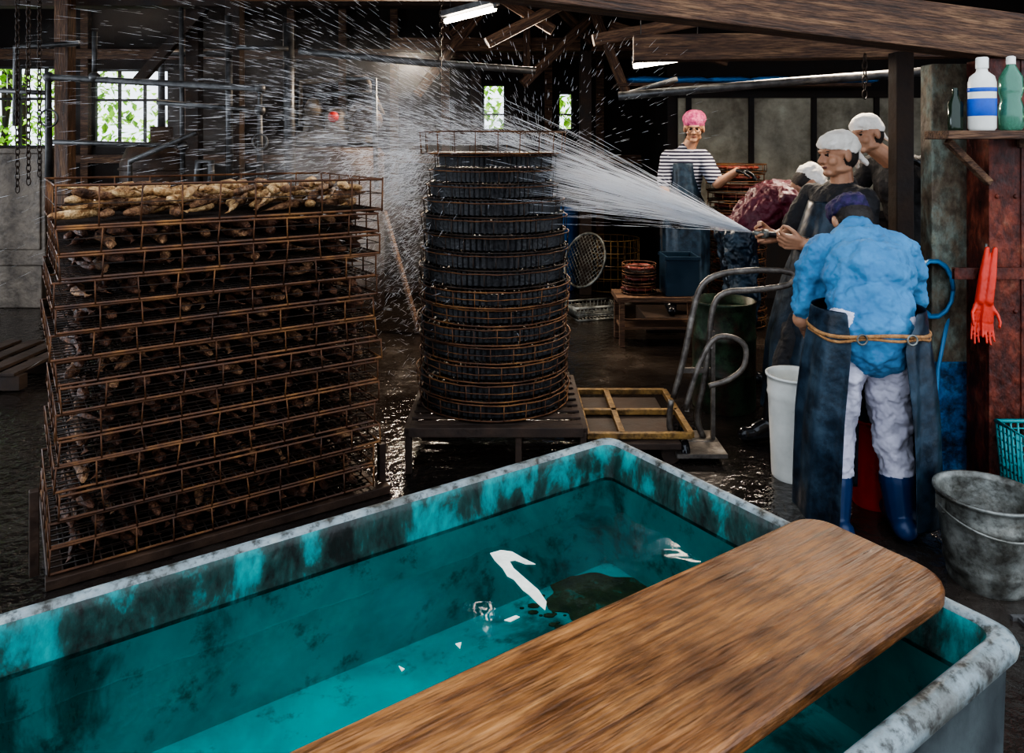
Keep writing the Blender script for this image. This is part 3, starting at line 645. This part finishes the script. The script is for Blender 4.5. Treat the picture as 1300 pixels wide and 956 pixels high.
# --- maroon
E=empty('maroon_jacket_worker',(0,0,0)); B=Body()
J=dict(pel=(1.46,4.85,.93),che=(1.72,4.8,1.2),head=(1.9,4.75,1.27),hf=(.6,-.2,-.75),hu=(.75,0,.6),
 shL=(1.72,4.97,1.19),shR=(1.72,4.62,1.19),elL=(1.80,5.0,.95),elR=(1.80,4.6,.97),wrL=(1.93,4.9,.87),wrR=(1.93,4.7,.88),
 hipL=(1.46,4.95,.92),hipR=(1.46,4.75,.92),knL=(1.5,4.96,.5),knR=(1.5,4.74,.5),anL=(1.42,4.96,.09),anR=(1.42,4.74,.09),toL=(1,.1,0),toR=(1,-.1,0))
humanoid(B,J,1.5,1.05,'skin',1.1); head(B,J['head'],J['hf'],J['hu'])
hand(B,J['wrL'],(.8,-.2,-.3),(0,0,-1),1,.3,'glove'); hand(B,J['wrR'],(.8,.2,-.3),(0,0,-1),-1,.3,'glove')
B.make('body',dict(LAB,shirt='maroon',pants='navy'),E,.0055,4,20,.06)
b=MB(); b.box((2.2,4.8,.74),(.3,.9,.04))
for x in (2.08,2.32):
    for y in (4.4,5.2): b.bar((x,y,0),(x,y,.73),.05,.05)
b.box((2.2,4.8,.3),(.26,.86,.025)); b.build('work_table',['darktimber'],.004)
b=MB()
for i in range(7): fish_mesh(b,(2.2,4.5+i*.1,.79),random.uniform(-.3,.3),.26,0,0,0,1.4)
b.build('fish_on_table',['fishred'])
# ---------------------------------------------------------------- hose water spray
b=MB()
def drop(c,d,l,r):
    b.tube([c,c+d*l*.35,c+d*l],[r*.5,r,r*.25],0,3,False,True)
for i in range(560):
    tx=random.gauss(0,1); tz=random.gauss(0,1)
    tgt=V((.25,3.80+.12*tx,1.38+.095*tz)); d=(tgt-N).normalized(); Lr=(tgt-N).length
    t=0 if i<220 else random.uniform(0,.4); L1=Lr*random.uniform(.8,1.45)
    a=t*Lr
    while a<L1:
        e=min(L1,a+random.uniform(.08,.35)); pts=[]
        for q in range(4):
            x=a+(e-a)*q/3; pts.append(N+d*x+V((0,0,-.035*x*x+.035*Lr*x)))
        r=random.uniform(.0005,.0013); b.tube(pts,[r*.4,r,r,r*.3],0,3,False,True)
        a=e+random.uniform(.01,.12)
IMP=V((.15,3.8,1.44))
for i in range(7600):
    wide=i>4600
    d=V((-1,random.gauss(0,.22),random.gauss(.13,.2) if not wide else random.gauss(.3,.33))).normalized()
    k=abs(random.gauss(0,1))*(.8 if not wide else 1.5)
    c=IMP+d*(k+.05)+V((random.gauss(0,.05),random.gauss(0,.06),random.gauss(0,.06)-.03*k*k))
    if c.z<.35 or c.z>3: continue
    if (V((c.x,c.y,0))-RC).length<.4 and c.z<1.52: continue
    d2=(d+V((0,0,-.12*k))).normalized()
    f_=1/(1+.35*k)
    drop(c,d2,random.uniform(.01,.07)*(1+.2*k),random.uniform(.0006,.0013)*(f_ if wide else 1))
for i in range(3000):
    a=random.gauss(math.pi*.95,.5); rr=.4+abs(random.gauss(0,.2)); zz=1.5-abs(random.gauss(0,.42))
    c=RC+V((rr*math.cos(a),rr*math.sin(a),zz)); 
    if c.z<.3: continue
    d=V((math.cos(a)*.6,math.sin(a)*.3,random.gauss(-.3,.4))).normalized(); drop(c,d,random.uniform(.01,.05),random.uniform(.0006,.0012))
for i in range(900):
    d=V((random.gauss(-.2,.8),random.gauss(-.1,.5),abs(random.gauss(.1,.8)))).normalized(); c=IMP+d*random.uniform(.05,.9)**1.2
    if (V((c.x,c.y,0))-RC).length<.4 and c.z<1.52: continue
    drop(c,d,random.uniform(.008,.05),random.uniform(.0006,.0013))
b.build('water_spray',['spray'])
def steam(name,c,r,m='steam'):
    b=MB(); b.box((0,0,0),(2,2,2)); o=b.build(name,[m],world=Matrix.Translation(V(c))@Matrix.Diagonal((*r,1)))
steam('steam_cloud',(-2.6,7.0,2.0),(2.3,1.2,1.1)); steam('steam_cloud.001',(-.8,4.45,1.35),(.95,.38,.85),'mist')
# ---------------------------------------------------------------- hand cart
b=MB(); Yc=3.72
def cp(px,py,dy=0): return W(px,py,Yc+dy)
A=[(855,505),(868,455),(880,395),(892,362),(915,348),(960,343),(1000,345),(1008,352),(1000,362),(960,368),(920,372),(905,392),(900,440),(893,490),(885,530),(893,555)]
b.tube(smooth([cp(*p) for p in A],4),.016,0,8)
A2=[(870,520),(885,470),(905,432),(928,428),(946,440),(944,466),(925,482),(900,490)]
b.tube(smooth([cp(*p,-.12) for p in A2],4),.014,0,8)
A3=[(852,508),(850,540),(862,560),(905,562)]
b.tube(smooth([cp(*p,-.05) for p in A3],4),.015,0,8)
b.bar(cp(862,470),cp(905,470),.02,.025); b.bar(cp(872,520,-.1),cp(872,520,.02),.02,.02); b.bar(cp(902,440,-.12),cp(902,440,.02),.02,.02)
b.box(cp(882,566,-.06)+V((0,0,.01)),(.24,.3,.02)); 
for p in ((868,-.15),(868,.05)):
    c=cp(p[0],552,p[1]); c.z=.055; b.lathe([(.018,-.02),(.05,-.02),(.055,0),(.05,.02),(.018,.02)],c,1,20,Matrix.Rotation(math.pi/2,3,'Y'))
b.bar(cp(905,420,-.02),cp(905,562,-.02),.02,.02)
b.build('hand_cart',['steel','bootblack'])
def drumc(name,c,r,h,m):
    b=MB(); b.lathe([(r*.98,0),(r,.01),(r,h*.32),(r*1.03,h*.335),(r,h*.35),(r,h*.65),(r*1.03,h*.665),(r,h*.68),(r,h-.012),(r*1.03,h),(r*.97,h),(r*.96,h-.05),(.001,h-.06)],c,0,36); return b.build(name,[m])
drumc('oil_drum',(1.24,4.35,0),.18,.62,'greendrum')
def bucket(name,c,r0,r1,h,m,handle=False,fill=None,ribs=()):
    b=MB(); prof=[(r0*.97,0),(r0,.008)]
    for i in range(1,25):
        t=i/24; r=r0+(r1-r0)*t; prof.append((r+(.005 if i in ribs else 0),h*t))
    prof+=[(r1+.008,h+.002),(r1+.008,h+.012),(r1-.002,h+.012),(r1-.006,h-.01),(r0*.95,.02),(.001,.018)]
    b.lathe(prof,c,0,40); c=V(c)
    if handle:
        pts=[c+V(((r1+.01)*math.cos(a),(r1+.012)*math.sin(a),h-.03)) for a in np.linspace(0,-math.pi,20)]
        pts=[V((p.x,p.y,p.z-.05*math.sin(math.pi*i/19))) for i,p in enumerate(pts)]
        b.tube(pts,.004,0,6)
        for k in (-1,1): b.box(c+V((k*(r1+.003),0,h-.03)),(.012,.04,.05))
    if fill: b.lathe([(.001,h*.6),(r0+(r1-r0)*.6-.012,h*.6)],c,1,40)
    return b.build(name,[m]+([fill] if fill else []))
bucket('galvanised_bucket',(1.665,2.60,0),.125,.163,.30,'galv',True,'silt',(5,6,18,19))
bucket('white_bucket',(1.30,3.42,0),.1,.12,.46,'whiteplastic',False,None,(20,))
bucket('red_bucket',(1.535,3.16,0),.08,.1,.36,'redplastic')
def basket(name,c,sx,sy,h,m,rz=0):
    b=MB(); 
    b.M=Matrix.Translation(V(c))@Matrix.Rotation(rz,4,'Z')
    for zz,k in ((0.01,.88),(h*.5,.94),(h,1)):
        b.tube([(sx/2*k*a,sy/2*k*d,zz) for a,d in((-1,-1),(1,-1),(1,1),(-1,1))],.01 if zz!=h*.5 else .006,0,6,True)
    for i in range(13):
        t=-1+2*i/12
        for d in (-1,1):
            b.tube([(sx/2*.88*t,d*sy/2*.88,.01),(sx/2*t,d*sy/2,h)],.005,0,4); b.tube([(d*sx/2*.88,sy/2*.88*t,.01),(d*sx/2,sy/2*t,h)],.005,0,4)
        b.tube([(sx/2*.88*t,-sy/2*.88,.01),(sx/2*.88*t,sy/2*.88,.01)],.004,0,4)
    for zz in np.linspace(.04,h-.03,9):
        k=.88+.12*zz/h; b.tube([(sx/2*k*a,sy/2*k*d,zz) for a,d in((-1,-1),(1,-1),(1,1),(-1,1))],.004,0,4,True)
    return b.build(name,[m])
basket('plastic_basket',(2.22,2.98,0),.36,.3,.36,'tealplastic'); basket('plastic_basket.001',(2.14,3.75,0),.15,.3,.55,'tealplastic')
b=MB()
for i in range(16): b.bar((1.62+i*.028,2.06,.006),(1.62+i*.028,2.38,.006),.008,.012)
for y in (2.06,2.38): b.bar((1.6,y,.007),(2.06,y,.007),.014,.014)
b.build('drain_grate',['pipe'])
# ---------------------------------------------------------------- post, shelf, bottles, gloves
b=MB(); px_=2.145; py=3.3
b.box((px_-.07,py,.95),(.014,.16,1.9)); b.box((px_+.07,py,.95),(.014,.16,1.9)); b.box((px_,py,.95),(.14,.012,1.9)); b.box((px_,py,.01),(.24,.24,.02))
b.box((px_,py-.07,.95),(.13,.01,1.9))
for z in (.25,.8,1.3,1.7):
    for k in (-1,1): b.ell((px_+.04*k,py-.078,z),(.01,.006,.01),0,None,8,5)
b.build('steel_post',['redsteel'],.002)
b=MB(); b.box((2.03,3.49,.98),(.17,.1,1.84),0); b.box((2.03,3.487,.26),(.175,.112,.52),1); b.build('painted_timber_post',['bluepost','bluebase'],.006)
b=MB(); b.bar((1.90,3.2,.97),(2.2,3.2,.97),.02,.05); b.build('cross_rail',['redsteel'],.002)
b=MB(); b.bar((2.0,3.82,.0),(2.0,3.82,2.0),.09,.09); b.build('timber_post',['darktimber'],.006)
b=MB(); b.box((2.06,3.12,1.565),(.56,.18,.035)); b.bar((1.84,3.14,1.54),(2.05,3.19,1.36),.03,.03); b.box((2.2,3.2,1.53),(.04,.02,.04)); b.build('shelf',['timber'],.004)
zs=1.583
b=MB(); c=V((1.955,3.09,zs)); b.lathe([(.045,0),(.052,.01),(.052,.2),(.045,.225),(.022,.245),(.02,.26)],c,0,24,None,1); b.lathe([(.024,.258),(.024,.3),(.02,.305)],c,2,20)
b.lathe([(.0525,.06),(.0535,.062),(.0535,.13),(.0525,.132)],c,1,24); b.lathe([(.0525,.16),(.0535,.162),(.0535,.175),(.0525,.177)],c,1,24)
b.build('bleach_bottle',['whiteplastic','label','whiteplastic'])
b=MB(); c=V((2.075,3.09,zs)); b.lathe([(.035,0),(.045,.01),(.045,.1),(.036,.13),(.045,.16),(.044,.22),(.02,.265),(.016,.275)],c,0,24); b.lathe([(.018,.275),(.018,.305),(.01,.31)],c,1,16); b.build('green_bottle',['glassgreen','whiteplastic'])
b=MB(); c=V((1.868,3.13,zs)); b.lathe([(.028,0),(.03,.01),(.03,.11),(.012,.15),(.012,.18)],c,0,20); b.build('glass_bottle',['glassdark'])
B=Body(); E=empty('rubber_gloves',(0,0,0))
for k,(x,y) in enumerate(((2.008,3.17),(2.032,3.155))):
    B.cap((x+.02,y,1.08),.01,(x+.005,y,.97),.019,'g'); B.cap((x+.005,y,.97),.019,(x-.01,y,.86),.021,'g'); hand(B,(x-.01,y,.86),(-.14+.1*k,0,-1),(0,-1,0),1 if k else -1,.1,'g',.62)
B.make('glove_pair',dict(g='orangeglove'),E,.0035,2)
b=MB(); b.tube([(2.03,3.18,1.1),(2.04,3.2,1.0)],.005,0,6); b.build('glove_hook',['galv'],parent=E)
b=MB(); pts=[]
for i in range(70):
    a=i*.45; pts.append(V((1.93+.09*math.cos(a)+.0006*i,3.4+.001*i,.86+.13*math.sin(a))))
pts+= [V((1.95,3.4,.5)),V((1.93,3.4,.1)),V((1.9,3.3,.012))]
b.tube(pts,.009,0,8); b.build('coiled_hose',['hoseblue'])
# ---------------------------------------------------------------- beams
beam('eave_beam',(-.6,2.82,2.24),(2.5,3.32,1.965),.13,.2)
beam('eave_beam.001',(.3,3.2,2.26),(3.0,3.75,2.05),.1,.1)
beam('roof_beam',(.75,4.6,2.12),(3.4,4.3,2.12),.12,.16,'timber')
beam('roof_beam.001',(-2.2,5.75,2.72),(3.5,5.75,2.72),.12,.14,'timber')
beam('roof_beam.002',(-7,6.6,2.85),(3,6.6,2.85),.16,.2,'darktimber')
beam('roof_beam.003',(-1.2,7.6,2.55),(1.5,7.6,2.55),.12,.14,'timber')
rf=[((-.2,6.0,2.35),(.9,6.2,2.95)),((.35,6.3,2.5),(-.5,6.4,3.05)),((.6,5.5,2.3),(2.2,5.6,2.62)),((-.9,7,2.0),(-.2,7.2,2.95)),((.1,7,2.1),(.8,7.2,2.8)),((-.6,7.3,2.6),(0,7.4,3.15)),((.2,7.35,3.15),(.8,7.4,2.55)),((.15,7.5,2.2),(.15,7.5,3.2)),((1.1,7.1,2.0),(.7,7.1,3.0)),((-5.6,6.8,2.2),(-4.6,6.8,3.1)),((-3.4,6.75,2.1),(-2.6,6.75,3.0)),((.9,6.8,2.62),(2.0,6.9,2.3))]
for i,(p,q) in enumerate(rf): beam('rafter' if i==0 else 'rafter.%03d'%i,p,q,.07,.09,'timber' if i not in(9,10) else 'darktimber')
for i,(x,y) in enumerate(((-3.85,6.4),(-2.95,6.9),(-2.35,6.3),(-5.0,6.6),(.75,7.6),(-.4,8.3))):
    beam('roof_post' if i==0 else 'roof_post.%03d'%i,(x,y,0),(x,y,3.1),.12,.12,'timber' if i in(0,3) else 'darktimber')
# ---------------------------------------------------------------- pipes & machine
b=MB()
b.tube([W(62,240,6),W(62,98,6),W(330,112,6),W(330,240,6)],.03,0,10); b.tube([W(120,100,6.1),W(120,40,6.1)],.02,0,8)
b.tube([W(368,250,6.2),W(366,30,6.2)],.045,0,10); b.tube([W(380,65,6.1),W(520,78,6.0),W(680,90,6.0)],.03,0,10)
b.tube([W(165,240,6),W(165,205,6),W(250,168,5.9)],.022,0,8)
b.tube([W(0,115,6.1),W(60,118,6.1)],.02,0,8); b.tube([W(250,240,6),W(252,205,6),W(268,205,6),W(268,240,6)],.03,0,8)
b.tube([W(440,100,6.0),W(475,100,6.0),W(478,240,6.0)],.022,0,8); b.tube([W(400,120,6.05),W(475,118,6.05)],.018,0,8)
b.tube([W(290,20,6.1),W(292,240,6.1)],.03,0,8); b.tube([W(20,160,6.2),W(20,60,6.2),W(100,55,6.2)],.025,0,8); b.tube([W(200,130,6.1),W(330,140,6.1)],.022,0,8)
b.tube([W(230,10,6.2),W(232,240,6.2)],.02,0,8); b.tube([W(60,180,6.15),W(230,185,6.15)],.02,0,8); b.tube([W(300,60,6.1),W(366,62,6.15)],.02,0,8)
for p in ((62,98),(330,112),(120,98),(330,140),(232,185)): c=W(*p,6); b.ell(c,(.045,.045,.045),0)
b.ring(W(62,150,5.93),.07,.008,0,20,5,(0,1,0)); b.tube([W(62,150,6.0),W(62,150,5.93)],.01,0,6)
b.ring(W(330,180,5.93),.06,.008,0,20,5,(0,1,0)); b.tube([W(330,180,6.0),W(330,180,5.93)],.01,0,6)
b.build('steam_pipe',['pipe','whiteplastic'])
b=MB(); b.tube([W(785,122,5.4),W(1000,104,5.2),W(1240,86,4.9)],.032,0,10); b.tube([W(800,118,5.5),W(860,100,5.4)],.02,0,8); b.build('water_pipe',['pipe'])
b=MB(); mc=W(427,190,6.9)
b.lathe([(.42,0),(.44,.02),(.44,1.45),(.40,1.5),(.001,1.53)],(mc.x,6.9,0),1,36)
b.box((mc.x,6.9,1.6),(.62,.4,.1),0)
for dx,r,h in ((-.2,.09,.3),(.02,.11,.22),(.2,.07,.26)): b.lathe([(r,1.65),(r*1.05,1.66),(r,1.7),(r,1.65+h*.7),(r*.5,1.65+h),(.001,1.66+h)],(mc.x+dx,6.85,0),0,20)
for j in range(7): b.ring((mc.x-.2,6.85,1.7+j*.022),.1,.006,0,18,4); b.ring((mc.x+.2,6.85,1.7+j*.022),.082,.006,0,18,4)
b.lathe([(.05,-.03),(.13,-.03),(.13,.03),(.05,.03)],(mc.x+.33,6.7,1.75),1,24,Matrix.Rotation(math.pi/2,3,'X'))
b.tube([(mc.x-.3,6.8,1.7),(mc.x-.3,6.8,2.1),(mc.x+.3,6.8,2.15),(mc.x+.45,6.8,1.8)],.025,0,8)
b.ell((mc.x+.02,6.7,1.78),(.05,.045,.05),2)
b.build('boiler_machine',['engine','tankrust','redplastic'])
b=MB(); b.lathe([(.34,0),(.36,.02),(.36,1.35),(.3,1.5),(.1,1.56),(.1,1.7),(.001,1.7)],(-3.35,7.1,0),0,32); b.tube([(-3.35,7.1,1.7),(-3.35,7.1,2.4),(-2.7,7.1,2.4)],.035,1,10)
for z in (.4,.9,1.3): b.ring((-3.35,7.1,z),.365,.012,0,32)
b.build('steam_tank',['tankrust','pipe'])
b=MB(); b.box((-4.6,7.1,.95),(.5,.35,1.1)); b.box((-4.6,6.92,1.0),(.42,.02,.9)); b.box((-4.6,7.1,.2),(.4,.3,.4)); b.build('control_cabinet',['engine'],.01)
def chain(name,x,y,z0,z1):
    b=MB(); z=z0;i=0
    while z<z1:
        c=V((x,y,z)); a=V((0,1,0)) if i%2 else V((1,0,0))
        b.tube([c+a*(.014*math.cos(t))+Z*(.028*math.sin(t)) for t in np.linspace(0,2*math.pi,9)[:-1]],.004,0,4,True); z+=.042;i+=1
    b.build(name,['darkwire'])
for i,(px,yy,pb) in enumerate(((22,5,240),(50,5.2,220),(36,4.8,230),(560,5.5,175),(1098,4.3,120))):
    w=W(px,pb,yy); chain('hanging_chain' if i==0 else 'hanging_chain.%03d'%i,w.x,yy,w.z,3.16 if yy!=4.3 else 2.04)
def lampf(name,p,q):
    b=MB(); p=V(p);q=V(q); b.bar(p+Z*.05,q+Z*.05,.09,.04,0); b.tube([p,q],.02,1,8)
    b.tube([p+Z*.05,p],.014,0,6); b.tube([q+Z*.05,q],.014,0,6)
    for e in (.1,.9):
        c=p.lerp(q,e); b.tube([c+Z*.06,V((c.x,c.y,3.3))],.004,0,4)
    b.build(name,['pipe','lamp'])
lampf('fluorescent_lamp',W(566,27,5.4),W(628,11,5.0)); lampf('fluorescent_lamp.001',W(805,84,5.5),W(895,70,5.2))
# ---------------------------------------------------------------- background clutter
def traystack(name,c,R,n,h,fishm='fishred'):
    b=MB()
    for i in range(n):
        z=c[2]+i*h; cc=V((c[0]+random.uniform(-.01,.01),c[1],0)); b.ring(cc+Z*(z+.005),R,.005,0,28); b.ring(cc+Z*(z+h*.8),R,.005,0,28)
        for j in range(14):
            a=j*.449+i*.2; d=V((math.cos(a),math.sin(a),0)); b.tube([cc+d*R+Z*z,cc+d*R+Z*(z+h*.8)],.003,0,4)
        for k in range(-5,6): y=math.sqrt(R*R-(k*R/6)**2); b.bar(cc+V((k*R/6,-y,z+.006)),cc+V((k*R/6,y,z+.006)),.02,.005,2)
        for j in range(10):
            a=j*.628+i; fish_mesh(b,cc+V((math.cos(a)*R*.68,math.sin(a)*R*.68,z+.036)),a+1.57,.17,1,0,0,1.5)
    b.build(name,['rustwire',fishm,'slat'])
traystack('round_fish_trays',(1.9,6.3,.02),.24,17,.08)
b=MB(); b.box((1.12,5.75,.36),(.66,.34,.04)); b.box((1.12,5.75,.14),(.6,.28,.02))
for x in (.83,1.41):
    for y in (5.61,5.89): b.bar((x,y,0),(x,y,.345),.04,.04)
b.build('wooden_bench',['timber'],.004)
traystack('round_fish_trays.001',(.99,5.76,.385),.13,3,.08)
b=MB(); c=(1.29,5.74,.383)
for (dx,dy,sx,sy) in ((0,-.13,.24,.012),(0,.13,.24,.012),(-.12,0,.012,.26),(.12,0,.012,.26)): b.box((c[0]+dx,c[1]+dy,c[2]+.15),(sx,sy,.3))
b.box((c[0],c[1],c[2]+.01),(.24,.26,.02)); b.box((c[0],c[1]-.135,c[2]+.285),(.27,.015,.03)); b.box((c[0],c[1]+.135,c[2]+.285),(.27,.015,.03)); b.build('plastic_crate',['darkblueplastic'],.004)
b=MB(); c=W(742,334,7.0); ax=V((-.75,-.6,.35))
b.ring(c+V((0,0,.03)),.26,.012,0,36,6,ax); a=ax.normalized().orthogonal().normalized(); d=ax.normalized().cross(a)
for i in range(-7,8):
    t=i*.034; l=math.sqrt(.26**2-t*t); b.tube([c+Z*.03+a*t-d*l,c+Z*.03+a*t+d*l],.003,0,4); b.tube([c+Z*.03+d*t-a*l,c+Z*.03+d*t+a*l],.003,0,4)
b.build('leaning_tray',['galv'])
b=MB(); c=V((1.05,7.9,0))
for i in range(5): b.ring(c+Z*(.02+i*.13),.3,.006,0,30)
for j in range(26):
    an=j*2*math.pi/26; d=V((math.cos(an),math.sin(an),0)); b.tube([c+d*.3,c+d*.3+Z*.54],.004,0,4)
b.lathe([(.001,.02),(.29,.02)],c,1,24); b.build('wire_basket',['yellowwood','slat'])
bucket('blue_barrel',(.52,7.9,0),.16,.18,.85,'blueplastic')
basket('plastic_basket.002',(.72,6.6,0),.45,.3,.12,'galv',.3)
b=MB()
for i in range(5):
    b.box((-6.2+i*1.25,8.1,.45),(1.15,.9,.9),0); b.box((-6.2+i*1.25,7.62,.45),(.7,.05,.5),1); b.box((-6.2+i*1.25,8.1,.93),(1.2,1.0,.05),1)
b.build('smoking_kilns',['tankrust','darkwire'],.01)
b=MB()
for i in range(6): b.box((-3.9+i*.16,4.95,.115),(.1,.8,.02))
for y in (4.6,4.95,5.3): b.box((-3.5,y,.06),(.95,.08,.09))
b.build('pallet',['darktimber'],.003)
b=MB(); b.bar((-.75,6.0,.02),(-1.1,6.4,.95),.03,.04); b.build('leaning_plank',['timber'],.003)
b=MB(); b.box((2.2,RY-.22,2.1),(2.4,.3,.03),0)
b.build('wall_shelf',['timber'])
b=MB()
for i in range(6): b.ell((1.3+i*.4,RY-.22,2.152),(.24,.12,.035),0,None,14,8,.22)
b.build('blue_tarp',['tarp'])
# ---------------------------------------------------------------- lights
w=bpy.data.worlds.new('w'); sc.world=w; w.use_nodes=True; nt=w.node_tree; bg=nt.nodes['Background']
bg.inputs[0].default_value=(.80,.88,1,1); bg.inputs[1].default_value=2.3
def area(name,loc,tgt,size,power,col=(1,1,1),sy=None):
    l=bpy.data.lights.new(name,'AREA'); l.energy=power; l.size=size; l.color=col
    if sy: l.shape='RECTANGLE'; l.size_y=sy
    o=bpy.data.objects.new(name,l); sc.collection.objects.link(o); o.location=loc; o.rotation_euler=(V(tgt)-V(loc)).to_track_quat('-Z','Y').to_euler()
sn=bpy.data.lights.new('sun','SUN'); sn.energy=20; sn.angle=.03; sn.color=(1,.93,.8); so=bpy.data.objects.new('sun',sn); sc.collection.objects.link(so); so.rotation_euler=V((.15,-.7,-.75)).to_track_quat('-Z','Y').to_euler()
area('fill_light',(-.3,6.7,2.3),(-.6,4.4,.6),1.4,95,(1,.84,.66),.15)  # added fill, set apart from the fluorescent fixtures, brightens the middle of the room
area('fill_light_right',(2.3,5.3,2.4),(1.9,4.6,.6),1.2,75,(1,.86,.7),.15)  # added fill for the workers on the right, no fixture hangs here
area('door_light',(-7.2,4.6,1.4),(-1,4.2,1),2.2,110,(.8,.9,1),2.0)
area('steam_fill_light',(-3.6,7.4,2.95),(-3.2,6.4,0),1.5,12,(1,.8,.6),.3)  # added overhead fill to light the steam, no visible source
# ---------------------------------------------------------------- camera
cam=bpy.data.cameras.new('cam'); co=bpy.data.objects.new('camera',cam); sc.collection.objects.link(co); sc.camera=co
co.location=(0,0,CH); co.rotation_euler=(math.pi/2,0,0); cam.sensor_width=36; cam.sensor_fit='HORIZONTAL'; cam.lens=36*F/1300
cam.shift_y=-(478-HY)/1300; cam.clip_start=.05
try:
    sc.view_settings.view_transform='AgX'; sc.view_settings.look='AgX - High Contrast'
except Exception as e: print(e)
